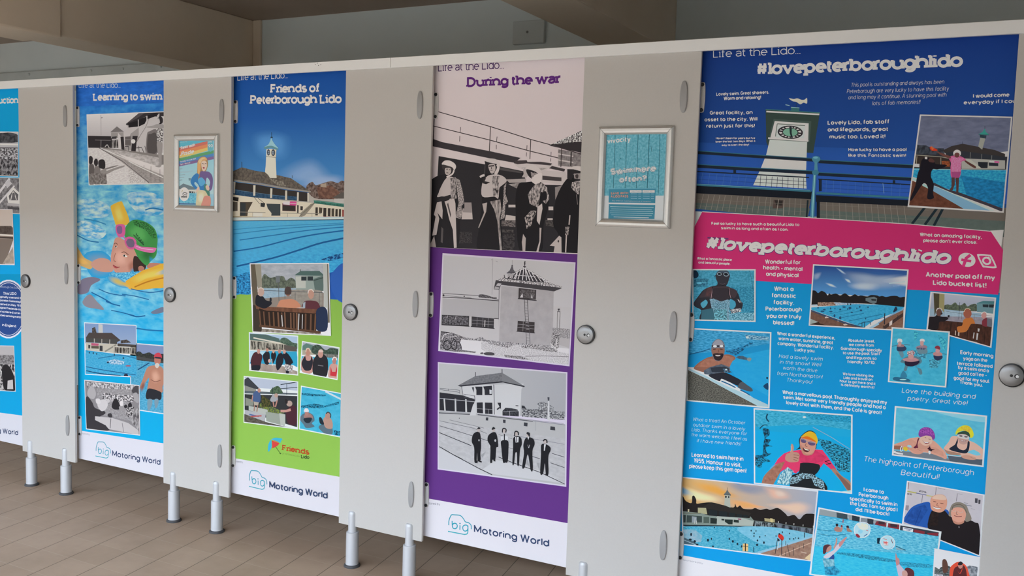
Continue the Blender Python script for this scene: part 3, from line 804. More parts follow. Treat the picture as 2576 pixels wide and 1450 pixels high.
D2 = r'''
= poster 0 0 1 .6
g 123d7a 2560a0 540 170 900 150 900 480 540 500
p 2b8fc4 540 540 900 540 900 780 540 780
p 2456a8 830 650 900 655 900 770 820 765
p 8cbc52 540 730 586 737 900 758 900 1230 540 1160
p e2e4f4 540 1144 587 1152.8 855 1200.5 900 1208 900 1340 540 1300
= printed_photo 580 320 3.417 .7 white clock tower over the poolside pavilion
k -60 -580 1100 -580 1100 810 -60 800
g 103870 1d4f90 -60 -600 1100 -640 1100 -100 -60 -60
g 1d4f90 4482ba -60 -62 1100 -102 1100 520 -60 480
f 4f86bc 180 60 350 20 520 80 500 260 330 300 200 220
f 7c9cc4 380 420 520 300 720 260 900 420 980 520 760 560 560 500
f 8ea6c8 520 520 700 420 900 400 1000 440 1000 540 800 560
N 4a3a34 7a6a64 24 1 4 650 520 700 470 730 500 770 490 860 465 920 480 960 460 1010 500 1010 620 880 620 720 610
n 5a4038 7a5a4c 30 1 3 740 520 860 500 940 560 900 620 760 610
p a09080 775 490 820 482 825 520 775 515
p 57524e 870 610 960 560 1010 570 1010 615
p b4b0ac 890 615 1010 615 1010 660 890 650
p 4f4944 20 380 95 345 210 375 310 390 400 412 520 440 690 555 480 520 250 480 80 460 20 470
n 4f4944 675f56 20 1 4 20 380 95 345 210 375 310 390 400 412 520 440 690 555 480 520 250 480 80 460 20 470
n 5e5850 8a8478 16 1 5 330 440 450 470 480 510 400 500
p 8c8880 30 450 240 480 480 520 690 550 690 562 470 535 240 495 30 466
p 34302e 25 470 240 498 470 540 660 562 660 640 400 620 200 590 25 580
n 36536e 22405c 20 1 4 30 530 200 570 470 590 470 625 200 605 30 585
n 36536e 22405c 20 1 4 490 590 580 600 580 632 490 622
l 5a7890 3 30 540 480 600
p c4bfb2 195 500 215 500 212 590 195 590
p c4bfb2 342 525 360 527 357 610 340 610
p c4bfb2 470 545 487 545 486 628 468 628
p c4bfb2 572 560 587 560 585 635 570 635
p c4bfb2 660 565 676 565 676 640 660 640
p c4bfb2 25 470 42 472 36 570 25 570
p d0c8b6 20 580 200 605 480 635 690 650 720 655 980 690 990 790 20 790
p 2c2a28 20 600 70 605 66 640 20 630
p 5a544c 20 640 60 645 60 720 20 725
p 4a4238 80 645 190 645 150 720 145 765 80 765
p 33383c 85 650 130 652 128 760 85 760
p 3c4448 308 658 428 662 428 762 350 762 352 740 320 700
p 2c3032 258 650 298 655 292 688 258 684
p 6a3448 445 655 560 665 560 725 445 720
p 34302e 447 672 555 680 555 722 447 718
p d8c8cc 452 640 510 640 508 670 452 665
p c84c8c 510 638 568 640 565 675 508 670
l ecd8e0 4 512 655 564 660
p 3a3634 572 670 586 672 584 740 572 738
p 3a3634 600 680 622 682 620 716 600 714
p 8a8478 600 740 690 660 730 650 640 760 600 775
l 6a665c 5 590 770 720 650
l 5a564e 4 200 600 250 660
l 5a564e 4 235 610 290 655
n 3a7468 2c5a50 16 1 3 715 630 760 632 980 660 980 688 720 656
l 5c9488 4 720 634 980 664
p 3a3430 730 690 750 690 750 760 728 760
p 4a4238 760 690 790 695 785 740 760 740
p 3a3430 798 695 824 696 822 770 796 768
p 3a3430 836 698 860 698 858 768 836 766
p 4a443c 868 700 892 700 890 768 868 766
p 3a3430 902 705 922 705 920 768 900 766
p 3a3430 932 705 950 705 948 770 930 770
p 8a3a34 960 710 976 712 976 780 960 780
l a85a54 4 800 770 980 774
l 8a867c 4 80 730 300 735
l 8a867c 4 430 740 780 745
l 8a867c 3 190 735 190 775
l 8a867c 3 490 740 490 778
l 8a867c 3 700 742 700 778
p e0d8c8 195 735 275 740 275 778 190 775
n b4a888 948870 50 1 2 20 765 400 775 990 772 990 790 20 792
p b8c4cc -20 778 1010 770 1010 800 -20 808
l 3a4a58 5 -20 806 1010 792
p d4ccb8 308 190 350 186 394 195 388 262 396 438 340 438 322 410 296 388 302 330 306 250
p c4bca8 350 186 394 195 390 262 350 256
l 8a8478 4 304 252 390 262
e 2c3038 326 218 13 27
e 2c3038 367 220 16 28
e 8a98a4 326 218 8 18
e 8a98a4 367 220 10 19
l 2c3038 3 326 198 326 238
l 2c3038 3 367 200 367 240
l 2c3038 3 316 218 336 218
l 2c3038 3 355 220 379 220
s 8cb4bc 290 172 322 152 340 120 350 92 362 120 384 152 410 184 350 160
s 5c8890 290 172 350 162 410 186 396 196 350 178 300 188
l 2c3c48 4 352 44 352 90
l 1f2c38 8 344 88 362 88
l 3a4048 5 96 298 96 344
l 3a4048 4 530 414 530 440
= printed_photo 580 540 2.644 2.2 blue swimming pool with lane lines
k -60 18 900 10 900 420 720 610 -60 610
m 5cb0de 2484c4 4aa0d4 48b4e4 26 2.4 2 -60 28 900 16 900 330 -60 560
N 164f84 3aa0d8 14 1.6 4 10 430 60 400 140 390 150 520 60 530 10 520
p c4d4e4 -60 24 900 18 900 32 -60 46
l 2a4a68 4 -60 44 900 32
c 2f7cb4 3 20 100 300 78 500 68 900 50
c 2a74ac 4 20 130 300 98 560 78 900 58
c 2068a4 5 60 170 300 136 560 100 900 72
c 1a5c98 7 20 245 200 216 420 160 620 124 900 90
c 18568f 9 40 345 280 290 460 235 620 185 900 130
n 123c70 3a90c8 20 1.4 6 600 300 680 270 780 250 780 280 660 310
s 2c5cac 660 440 700 360 760 320 900 315 900 600 720 575
= printed_photo 580 540 2.644 2.9 photo of three people on a wooden bench by the pool
q dfe3ee 4.5 127 325 656 322 668 808 146 785
g a0a4ac 8c939c 130 330 660 330 650 480 130 480
n b0b4ba 949ba4 60 2.5 2 200 335 620 335 620 440 200 440
N 4a5248 6a7264 16 1 4 205 440 225 395 260 420 300 415 350 410 370 440 400 420 430 440 430 490 210 490
p a0b4c0 215 490 440 490 440 560 215 570
n a0b4c0 84a4b8 24 3 2 215 490 440 490 440 560 215 570
p 8a8078 210 560 620 520 620 620 210 620
n 9a948c 848078 40 2 2 400 500 610 500 610 600 400 610
p 8c9a94 430 408 618 404 618 500 435 500
p b4b8b0 432 412 500 410 500 490 436 490
p 4c6460 424 405 465 376 590 375 618 400 618 408
p 2c3438 470 413 505 413 505 440 470 440
p 2c3438 512 412 548 412 548 440 512 440
p 5a6c68 550 430 618 405 618 510 560 500
l 3a4844 5 550 440 618 420
l 4a5450 5 465 365 465 380
l 5a5c60 4 318 430 322 575
p 6a7074 300 408 328 408 328 450 302 455
l 4a4e54 3 215 505 615 520
l 4a4e54 3 360 515 362 560
l 4a4e54 3 430 518 430 590
l 4a4e54 3 590 520 590 600
p 5f5648 135 330 165 330 190 620 150 640
p 8f8a7c 162 330 202 330 210 480 185 500 178 470
p 6c6658 638 330 660 330 664 720 648 720
p b0b4b0 614 330 642 330 648 620 622 620
p 3c332c 148 600 200 620 210 790 150 790
p 5a4030 165 602 250 615 600 628 600 660 240 640 170 628
n 7a5440 5a3a2c 30 .4 2 165 602 250 615 600 628 600 662 240 642 170 628
p 2c201a 190 625 240 640 580 660 570 775 200 745
l 6e4e38 11 285 648 290 755
l 7a5844 11 315 650 322 758
l 6a4c3a 11 420 655 422 762
l 6e4e38 11 565 662 560 778
l 6a4c3a 10 340 652 345 758
l 5a4030 14 190 740 600 785
l 6a4c3a 10 192 640 200 735
l 6a4c3a 10 220 645 228 740
l 6a4c3a 10 255 648 262 745
l 7a5844 10 360 650 365 755
l 7a5844 10 400 655 402 760
l 7a5844 10 440 655 442 765
l 6a4c3a 12 500 660 498 770
l 6a4c3a 12 535 662 532 775
l c0c0c0 7 340 670 346 745
l c0c0c0 7 455 660 450 770
l c0c0c0 6 478 665 476 760
n b0a89c 6a625a 30 1 3 210 760 580 790 640 808 200 800
s 1f2028 165 570 175 535 215 545 235 570 270 580 270 600 230 625 190 615 168 600
e b89c90 202 515 22 30
c c8bcb4 7 182 515 186 495 205 488 222 500
s 24262c 262 555 272 556 272 578 260 578
s c08468 315 600 330 572 365 565 405 562 445 580 460 620 318 615
e 8a6454 382 512 21 32
s 4a3c38 360 500 372 482 392 482 404 500 400 530 364 530
s 5a3038 480 620 490 580 520 572 570 578 590 600 588 630
p 98a4b0 482 590 498 580 496 622 480 622
e b48c7c 535 530 20 32
c d0c4bc 7 515 525 520 505 540 500 554 515
s 24304c 570 640 600 615 630 620 645 660 640 770 575 770 570 700
= printed_photo 600 830 2.930 .9 photo of a group sitting by the pool
q e0e8ec 4.5 76 18 440 44 440 338 78 303
p a8c0d8 80 20 440 48 440 160 80 150
N 3c5448 5a7060 16 1 4 310 70 350 60 400 95 440 105 440 140 310 130
p c0bcac 85 75 310 95 420 140 420 165 85 150
p 506864 85 30 200 35 300 65 310 100 85 75
l d0ccc0 9 110 60 310 100
n 3a3834 a8a498 18 .4 4 90 80 330 110 330 150 90 145
p 5a5450 335 110 430 130 430 160 335 155
p 2fa0c8 80 155 430 160 440 280 400 260 80 250
p b0d4e4 80 155 200 160 140 230 80 240
n b0a49c 948880 50 1 2 80 300 170 250 330 270 440 310 440 340 200 330
s 4a2830 90 225 110 175 140 165 175 190 170 230 150 300 100 300 92 260
e c4948c 148 160 12 18
s 24242c 180 190 210 160 230 180 225 250 195 250
e b8887c 212 150 10 14
s 24242c 240 180 262 160 278 185 270 220 250 250
e c4a090 258 160 9 14
s 22242e 280 210 300 175 325 180 330 240 290 300 275 260
e b4847c 302 160 11 15
s 20222c 325 190 345 165 375 190 402 240 385 260 370 320 350 320 345 240
e c49a90 338 162 11 16
s 20222c 100 265 160 265 150 300 100 300
n d8d8d8 6a6870 12 1 4 340 250 400 265 395 310 345 300
e c8a8a0 228 230 10 14
l d8d4d0 6 245 215 250 265
= printed_photo 600 830 2.930 .9 photo of three swimmers standing together
q e0e8ec 4.5 468 83 745 130 730 372 450 318
p a4acb8 465 85 750 130 745 190 465 160
p 5c7c74 470 120 500 100 560 120 575 150 470 150
p a8a494 470 150 570 150 570 185 470 185
N 33443c 4c6054 14 1 4 540 130 590 110 640 150 680 135 745 150 745 190 560 180
n 5c5c58 8a8c88 20 .5 4 570 175 740 185 740 210 570 205
p 48b0d0 460 195 745 210 740 300 455 300
s c4948c 462 240 480 200 500 185 530 190 550 215 548 260 540 320 470 310
s 2a2a34 466 240 490 195 500 225 530 225 535 195 548 230 540 280 525 300 490 300 470 270
e b88878 512 165 18 30
c d8c4b0 7 496 165 502 142 520 140 530 165
s 28282e 548 240 570 195 600 180 640 190 660 240 645 350 555 335
e c09488 605 178 19 30
s d4bcb4 590 165 596 148 615 146 625 165
l 7a7a80 5 585 262 625 268
s c89c94 665 290 680 255 710 250 735 275 725 365 665 355
p c83844 680 270 690 310 715 310 725 270 728 300 720 345 675 338
e b88078 706 230 15 24
c e4dcd8 8 692 225 700 206 718 206 724 225
= printed_photo 600 830 2.930 .9 photo of people tending a planter
q e0e8ec 4.5 38 340 440 382 438 736 37 686
p b4c0d4 40 345 440 385 440 450 150 430 60 380
p 3c4048 40 370 70 350 150 430 140 440 45 420
p 8a8c88 45 410 130 440 130 470 45 460
p 58646c 45 450 440 470 440 480 45 470
N 3c5440 587058 14 1 4 240 440 290 415 320 450 320 470 240 470
p 33363a 45 475 440 490 435 720 300 680 45 600
p 8a9088 50 500 110 520 110 560 50 560
l 2c3844 5 310 405 440 385
l 2c3844 4 355 400 355 480
l 2c3844 4 310 435 440 425
l 2c3844 4 250 425 250 480
n 4a5448 7a8c40 14 1 5 160 540 230 560 340 610 320 630 220 610 150 570
n 5c5430 2c3c20 14 1 4 170 480 230 520 240 570 170 570
p b4bcb8 75 560 215 590 215 630 75 595
p 9aa49c 200 605 340 625 340 710 205 675
p b8c0bc 300 615 345 625 345 700 310 705
p b0b4bc 45 590 200 625 195 690 45 640
n 4a4640 6a665c 24 2 3 40 620 200 680 320 710 430 730 40 686
l 4a6aa8 8 80 625 150 640
l b85a58 8 90 640 170 635
s 48608c 105 480 130 450 160 470 160 530 130 540 105 520
e b8887c 152 448 12 16
p b0a89c 112 530 150 535 145 560 115 555
l a07c70 9 118 555 115 600
l a07c70 9 142 555 135 605
l b8887c 8 105 485 98 530
s a0a4ac 235 510 260 475 285 485 290 520 270 530 240 530
e b89c90 278 485 14 16
l b8887c 10 255 530 262 570
l b8887c 10 285 520 272 570
s 4a2834 350 610 375 570 410 560 430 600 425 700 365 690
l c4948c 16 310 600 350 600 385 590
e b09c94 375 545 22 22
s 2a2628 345 510 362 520 360 545 345 540
= printed_photo 600 830 2.930 2.2 photo of two people standing in the pool
q e0e8ec 4.5 460 412 775 470 765 798 445 735
n 38acd4 50bce0 60 2 2 440 410 790 470 780 810 440 740
l c8d8e4 12 640 455 770 520
n 103c54 2c98c0 14 4 6 465 465 560 475 650 480 640 490 540 490 465 480
n 103c54 2c98c0 16 3 7 460 560 560 545 640 560 740 530 740 550 600 580 460 575
n 103c54 2c98c0 14 2 7 700 740 760 750 760 780 710 775
s 5c7484 452 660 470 625 510 610 550 630 560 670 540 690 560 715 500 725 480 700
s a07c78 480 640 505 610 540 630 545 655 500 655
s 26303c 480 655 540 650 525 685 495 685
e b08078 502 612 14 22
s d8d8e0 483 605 490 582 510 582 518 605
s 5c7484 590 720 620 695 660 690 690 720 690 770 640 770
s b89488 625 660 650 640 680 655 694 690 688 730 640 720
e b48c80 657 635 18 26
c 3a3c40 7 645 620 660 608 680 625 676 650
s 26303c 594 650 610 648 630 690 622 700 600 690
= friends_logo 500 1000 3.22 .9 umbrella logo with the words Friends Lido
s 3fb8dc 588 342 620 328 675 336 668 352 655 370 600 350
s 3fb8dc 588 342 565 380 560 430 568 440 586 415 592 385
s d84848 590 345 620 352 652 368 640 390 612 408 590 412 594 380
l 8cc850 4 590 345 594 412
l 8cc850 4 592 347 652 370
l 4a6a30 5 622 400 660 455
e 4a6a30 661 456 6 6
t b85028 S 674 430 895 468 46 Friends
t 6a9040 R 674 462 820 486 12 OF PETERBOROUGH
t 3c5030 S 828 494 895 500 28 Lido
= lettering 0 0 1 2.4
t c0d0ec L 597 203 724 197 17 Life at the Lido...
t dfe3f2 S 680 234 805 232 22 Friends of
t dfe3f2 S 629 262 859 260 22 Peterborough Lido
t 8a8a9c R 588 1163 611 1166 5 Sponsored by
t 33476f M 677 1228 824 1256 16.5 Motoring World
= sponsor_logo 0 0 1 1.2 turquoise outline of a car with the word big
c 3fa6c0 1.83 627.30 1209.60 627.19 1200.01 628.80 1191.90 631.79 1184.98 637.17 1184.85 646.79 1185.76 651.71 1189.01 656.15 1195.66 659.36 1201.57 665.44 1203.80 669.79 1208.23 671.18 1213.40 671.40 1219.30
l 3fb2c6 1.83 626.40 1224.20 659.28 1231.95
c 2fb0c4 1.83 658.68 1231.80 663.42 1230.34 665.03 1225.18 664.72 1210.43
c 2fa8c4 1.83 664.91 1215.60 663.28 1210.43 659.40 1209.24 655.54 1211.59 654.75 1216.31 656.52 1221.92 660.18 1223.70 663.69 1221.49 664.94 1216.33
c 2fa8c4 1.95 633.39 1199.29 634.28 1210.36 635.93 1216.26 639.60 1218.04 643.10 1215.54 643.87 1210.38 641.55 1205.95 637.32 1205.20 634.44 1208.14
l 3aa4be 1.83 649.11 1209.66 649.27 1220.42
e 3f96b0 648.96 1205.53 1.34 1.34
'''
D3 = r'''
= poster 0 0 1 .6
p beb1b0 1000 100 1500 100 1500 640 1000 640
p 5c327c 1040 615 1090 622.8 1480 641 1450 1335 1040 1250
p e2e4f3 1040 1249 1076 1254.7 1400 1312 1460 1323 1460 1460 1040 1360
= lettering 0 0 1 .8
t 3c2146 L 1102 180 1267 173 21 Life at the Lido...
t 4c1f5c S 1174 219.5 1410 210 25 During the war
t 55556a R 1062 1268 1107 1272 6 Sponsored by
t 33476f M 1192 1340 1382 1377 18.5 Motoring World
= sponsor_logo 1000 1250 6.44 .8 turquoise outline of a car with the word big
c 3fa6c0 15 830 465 832 400 848 345 875 298 920 297 1000 303 1040 325 1075 370 1100 410 1150 425 1185 455 1195 490 1195 530
l 3fb2c6 15 818 564 1090 616
c 2fb0c4 15 1085 615 1125 605 1140 570 1142 470
c 2fa8c4 15 1142 505 1130 470 1098 462 1065 478 1057 510 1070 548 1100 560 1130 545 1142 510
c 2fa8c4 16 884 395 888 470 900 510 930 522 960 505 968 470 950 440 915 435 890 455
l 3aa4be 15 1012 465 1010 538
e 3f96b0 1012 437 11 11
= printed_photo 1080 270 3.92 .9 black and white photo of four men in helmets and overalls
k -40 -100 1600 -100 1600 1446 -40 1379
p 2a282b 92 482 540 562 700 585 930 632 960 760 1340 770 1500 560 1500 1470 -60 1410 -60 760 25 720 80 690
p 353033 -40 300 35 312 130 345 590 432 900 500 840 548 590 503 300 442 -40 370
l 3a3233 7 80 42 600 190 1000 318 1200 372 1510 466
l 3a3233 7 -40 170 40 185 600 325 990 432 1500 556
l 3a3233 8 603 190 592 440
l 3a3233 8 1000 318 992 512
l 3a3233 9 48 110 38 330
l 4a4244 6 310 195 304 245
l 4a4244 6 301 282 298 338
l 4a4244 6 668 290 662 345
l 4a4244 6 661 370 660 415
l 4a4244 6 964 375 961 420
l 4a4244 6 958 445 956 485
l 4a4244 6 1201 440 1199 485
l 4a4244 6 1197 503 1195 535
n 5b5355 8a8280 30 1 2 1270 415 1500 452 1500 600 1270 575
l b0a6a4 12 1270 460 1420 485
l b0a6a4 12 1270 520 1420 545
l 3a3334 14 1400 440 1395 580
p 2f2a2c 1180 378 1510 335 1510 452 1300 405
n 453e40 c9c0bd 16 1 9 1185 375 1510 225 1510 338 1200 366
l 3a3233 8 1200 372 1510 466
l 3a3233 8 1305 400 1297 590
p 3a3436 1170 570 1340 610 1330 635 1160 598
p b3a9a7 1105 620 1345 640 1362 700 1330 762 1105 742
p 3f393a 1115 675 1303 693 1303 730 1115 716
p 9b9290 755 712 955 703 955 742 790 745
n 6f6867 9a9290 40 1 3 780 760 890 745 930 760 860 800
p 827a78 1240 790 1312 770 1242 912
p 4a4546 690 590 930 640 900 650 700 620
s b5aba9 845 545 1000 530 1205 555 1175 605 1060 645 930 615 870 590
n 8f8684 b5aba9 40 1 4 880 590 1160 600 1050 645 930 618
p 3d3638 833 552 850 526 960 522 968 540 1100 538 1212 555 1195 574 960 554 870 562
p a69c9a 925 610 1000 620 960 695 912 690 930 660
p b8aeac 345 940 415 940 428 1106 318 1106 322 1040
p 8d8483 345 940 415 940 420 1040 330 1036
p b8aeac 780 962 850 962 850 988 780 988
p b8aeac 1175 980 1222 980 1222 1016 1175 1016
p b8aeac 755 1062 850 1075 850 1116 745 1116
p b8aeac 1165 1095 1217 1095 1217 1112 1165 1112
n 3a3637 7a7271 25 2 5 715 1116 850 1120 850 1182 705 1172
n 2f2c2e 55504f 25 2 5 1145 1116 1225 1116 1225 1180 1150 1170
n 2a282b 444042 16 2 8 270 1230 420 1230 420 1340 280 1345
n 2a282b 5a5554 25 3 7 710 1205 830 1210 830 1235 710 1235
n 2a282b 444042 30 2 6 720 1250 840 1250 840 1420 720 1420
l 4a4546 8 550 570 545 660
s 242225 40 700 160 660 250 690 330 860 345 1000 300 1000 270 1400 -40 1400 10 800
s c3b9b6 122 562 150 528 200 526 250 555 264 590 244 622 225 592 165 574
s 3a3536 128 568 165 572 225 594 240 620 225 640 205 600 155 592 140 620 128 600
s a99e9a 162 598 208 602 214 640 190 668 160 660 152 620
l 3d3637 7 168 612 182 610
l 3d3637 7 195 616 208 618
l 554c4b 6 168 645 188 648
c c3b9b6 16 244 622 225 660 170 690
s b0a6a4 108 800 165 702 235 690 252 760 248 900 215 918 140 880 78 886 92 845
p 2a282b 78 888 150 880 210 862 215 900 130 925 75 930
n b0a6a4 3a3637 14 .4 3 205 700 262 690 270 900 215 915
n b8aeac 4a4546 14 2 3 262 700 298 715 330 830 345 945 318 975 325 1060 305 1104 255 1086 290 945 280 880
p b5aba9 75 940 120 928 132 1020 128 1105 80 1040 98 1100 70 1258 28 1268 62 1080 45 1060
p b8aeac 150 930 245 900 258 950 262 1110 270 1385 243 1388 232 1210 196 1105 168 985
p 4d4748 175 960 185 940 215 1060 210 1090
p a79d9b 12 1345 48 1268 66 1380 5 1378
p 555051 120 1180 138 1200 132 1340 112 1330
s 222023 500 680 620 660 740 690 760 780 760 960 710 1110 712 1410 480 1410 490 1190 520 900
s b8aeab 548 522 592 505 660 515 692 562 688 622 662 668 640 652 668 592 640 548 575 545
p 2a2729 545 530 600 548 668 560 655 585 600 560 580 600 595 650 560 620
s a99e9b 582 572 640 560 652 612 628 652 602 644
l 3a3334 12 585 582 640 576
l 544b4a 6 602 622 624 622
l 3a3334 7 612 590 614 610
c b8aeac 20 500 690 520 676 545 670
s b0a6a4 522 752 560 692 600 668 680 664 740 690 762 730 712 775 690 800 680 900 640 882 522 880
n b0a6a4 332f31 16 .35 4 620 680 690 680 680 890 630 880
p 2a2729 530 700 560 700 545 730 600 740 560 760 525 750
n b5aba9 4a4546 14 2 3 735 780 760 742 750 852 776 932 750 962 742 1092 700 1110 722 1000 730 900
n b8aeac 4a4546 20 .3 2 596 930 700 910 712 1022 692 1100 716 1410 696 1410 672 1130 640 1010
p a79d9b 522 952 570 940 560 1032 490 1192 482 1186 540 1040
s 1e1c1f 880 760 950 740 1100 740 1180 850 1170 1000 1120 1180 1100 1430 900 1430 860 1150 850 900
s bab0ad 948 605 985 575 1030 570 1075 595 1112 642 1060 642 1000 622
s 262325 955 615 1010 622 1060 645 1080 680 1030 710 980 680
n 4a4344 b5aba8 10 1 5 1000 640 1060 650 1065 690 1010 710
s c3b9b6 1045 668 1112 650 1102 722 1065 765 1005 725
n b0a6a4 4a4546 18 .5 4 985 835 1040 760 1108 745 1160 790 1186 902 1150 952 1120 932 1142 850 1100 832 1080 942 1072 992 990 952 972 862
s 1e1c1f 1110 850 1150 830 1160 900 1120 920
p b8aeac 1066 985 1112 948 1116 1002 1086 1162 1060 1120
n 2a282b b0a6a4 16 .6 6 940 1090 1000 1020 1060 1020 1000 1170 960 1200
p b0a6a4 1087 1188 1106 1190 1096 1330 1076 1426 1055 1426 1086 1320
p a79d9b 925 1250 952 1292 946 1420 920 1420 912 1330
s 1c1a1d 1345 720 1420 700 1480 880 1470 1440 1310 1440 1270 1250 1220 1150 1250 900
s bab0ad 1390 602 1430 580 1500 588 1500 632 1420 612
p 272426 1360 610 1420 612 1500 632 1500 660 1420 660 1400 720 1360 700
p 8a817f 1425 655 1500 650 1500 712 1430 702
s 3a3435 1440 668 1468 664 1466 700 1445 698
n b5aba9 4a4546 16 .8 4 1408 740 1500 720 1470 862 1432 832 1398 792
l a79d9b 13 1386 1066 1378 1160
n 1c1a1d b0a6a4 12 1 6 1340 1180 1380 1180 1370 1260 1340 1260
l b0a6a4 13 1352 1258 1344 1432
l 6a6363 8 1450 860 1462 960
p b0a6a4 1188 1366 1280 1268 1302 1282 1304 1440 1225 1434 1236 1372
e 3a3435 1272 1322 8 12
= printed_photo 1095 630 4.833 .9 black and white photo of a bomb damaged building with a ladder
q c6bfcf 5 88 35 1705 148 1632 1412 35 1225
g b2b0b2 b4b2b5 100 60 1690 160 1680 700 80 600
p b8b6b9 60 560 1690 700 1650 1420 40 1200
p a7a5a8 90 585 778 612 770 830 85 785
l 4a474b 6 88 525 530 552 770 600
l 3d3a3e 9 88 570 400 585 778 615
l 57545a 4 90 548 330 570 440 580
N 3a373b 6a676b 12 1 5 530 545 560 535 620 545 700 570 745 575 740 590 690 585 540 575
e 2f2c30 100 548 12 12
e 2f2c30 352 560 8 7
l 88858a 5 700 100 688 540
l 6a676b 4 690 110 680 120
l 77747a 4 735 130 760 142
n a8a5a8 9a979b 90 1 1.5 775 430 1440 500 1425 1170 765 1110
p b5b2b5 790 430 802 430 775 1110 760 1110
l 57545a 5 775 450 770 840
p 3f3c40 735 362 1535 450 1535 464 1445 500 800 420 775 480 710 475
p aca9ac 760 400 805 405 785 440 738 430
p 9a979a 728 440 780 452 770 475 715 472
n 3d393c c9c6c8 12 1 8 780 350 835 330 1090 205 1430 410 1535 440 1520 452
p 37343a 840 345 1090 222 1360 395 1100 375
l c4c1c4 9 880 340 860 310
l c4c1c4 11 905 340 945 290 930 345
l c4c1c4 11 955 350 1000 262 975 352
l c4c1c4 11 1005 355 1040 245
l c4c1c4 11 1060 360 1075 225
l c4c1c4 11 1110 365 1095 220 1150 370
l c4c1c4 11 1190 375 1130 245
l c4c1c4 10 1240 380 1175 275
l c4c1c4 9 1290 385 1230 300
l c4c1c4 9 1335 390 1290 330
l c4c1c4 8 860 335 1090 215 1370 385
l b5b2b5 7 930 300 1220 320
n 4a464a d0cdd0 10 .6 9 770 352 1540 440 1530 456 1300 430 1000 392 770 372
l 3a373b 9 838 300 842 335
l 332f34 9 1092 130 1086 215
l 332f34 8 1068 196 1104 200
e 332f34 1088 160 8 25
p 57545a 932 180 940 182 950 235 975 268 925 285 868 276 905 245
l 3a373b 8 926 182 944 182
l 77747a 4 934 120 934 180
l 47444a 10 868 278 975 270
p 9a979a 880 285 950 285 940 320 880 320
p 3a3537 1015 460 1228 482 1222 602 1010 590
n 3a3537 6a6668 18 1 4 1030 475 1210 490 1205 590 1030 575
p c4c1c4 1028 575 1060 525 1066 575
p a9a6a9 1160 580 1175 530 1185 585
l 2f2c30 9 1004 588 1232 612
p 3a3537 1003 858 1208 876 1205 1002 995 985
l 8a878a 5 1000 898 1205 918
l 8a878a 5 1000 938 1205 958
l 8a878a 5 1070 865 1065 990
l 2f2c30 9 988 985 1212 1006
l 4a474b 6 1082 600 1110 1140
l 4a474b 6 1118 600 1155 1160
l 6a676b 4 1083 630 1118 634
l 6a676b 4 1086 665 1121 669
l 6a676b 4 1088 700 1124 704
l 6a676b 4 1090 735 1127 739
l 6a676b 4 1092 770 1130 774
l 6a676b 4 1094 805 1132 809
l 6a676b 4 1096 840 1134 844
l b5b2b5 4 1098 880 1137 884
l b5b2b5 4 1100 920 1140 924
l b5b2b5 4 1103 960 1143 964
l 6a676b 4 1106 1030 1147 1034
l 6a676b 4 1108 1065 1150 1069
l 6a676b 4 1110 1100 1153 1104
p 3a383c 80 785 412 800 408 925 76 905
n 2f2d31 77747a 20 1.5 4 90 795 400 810 400 910 85 900
l aaa7aa 8 150 795 140 830
l aaa7aa 8 255 800 245 840
l 2f2c30 8 76 907 415 926
p 3a383c 442 806 714 830 710 950 440 930
l 88858a 5 510 815 505 925
l 88858a 5 580 820 575 930
l 88858a 5 645 825 640 940
l 88858a 4 445 850 710 870
l 88858a 4 445 890 710 908
l c4c1c4 10 605 850 600 930
l 2f2c30 9 432 928 720 952
l 3d3a3e 8 715 830 770 834
p cfced3 60 1080 330 1085 780 1120 1400 1170 1640 1200 1640 1420 40 1225
n cfced3 a8a6ab 14 2 4 560 1110 1400 1170 1480 1230 1640 1260 1640 1420 700 1300 560 1200
n 55525a bbb9bd 16 1.6 6 320 1050 480 1080 560 1050 620 1090 760 1110 1400 1160 1400 1180 900 1140 700 1120 330 1085
n 4a474b c2c0c4 13 1.4 8 1040 1160 1200 1150 1400 1180 1490 1215 1480 1240 1350 1230 1200 1200 1050 1190
n 55525a c2c0c4 13 1.4 7 640 1120 900 1130 960 1150 880 1190 760 1160 650 1140
n 4a474b b3b0b5 15 2 6 830 1270 1050 1290 1150 1330 1060 1330 850 1300
l 77747a 6 1100 1290 1300 1285 1620 1295
s 4a474c 590 1250 640 1240 710 1248 715 1275 640 1278 595 1268
s 57545a 548 1248 580 1243 580 1262 552 1262
n 47444a 8a878c 14 2 5 60 1205 300 1210 500 1235 480 1250 400 1240 60 1225
p 3a383c 68 985 190 1000 330 1050 310 1090 290 1110 200 1080 60 1120
n 37343a 9a979d 14 1 6 70 1000 200 1010 330 1055 300 1120 320 1210 60 1200
c c2c0c4 10 80 1090 110 1030 190 1005
l 26242a 8 95 1150 100 1190
c 26242a 10 95 1150 120 1105 160 1105 190 1150 180 1195 130 1205 98 1180 95 1150
c 26242a 10 190 1150 215 1095 250 1095 262 1150 250 1200 215 1200 190 1160
c 26242a 8 280 1110 310 1150 320 1210
l bbb9bd 6 130 1060 290 1040
l bbb9bd 6 190 1030 185 1080
p 8a878a 1430 940 1640 975 1635 1180 1500 1150
n 5f5c60 b5b2b5 14 3 5 1425 940 1640 960 1640 1080 1430 1060
p a9a6a9 1510 1060 1640 1080 1630 1190 1505 1150
n 4a474b b5b2b5 12 .7 6 1415 1010 1510 1000 1500 1180 1470 1210 1410 1160
l c9c7ca 12 1480 1080 1462 1210
l c9c7ca 12 1400 1135 1460 1190
l 6a676b 4 1485 745 1480 950
l 6a676b 4 1517 745 1505 990
s 4a474b 1488 715 1510 710 1510 730 1495 735
l 57545a 8 1484 745 1518 748
= printed_photo 1090 900 4.394 .9 black and white photo of six people standing in an empty pool
q cfcbe0 5 50 50 1482 162 1470 1430 48 1238
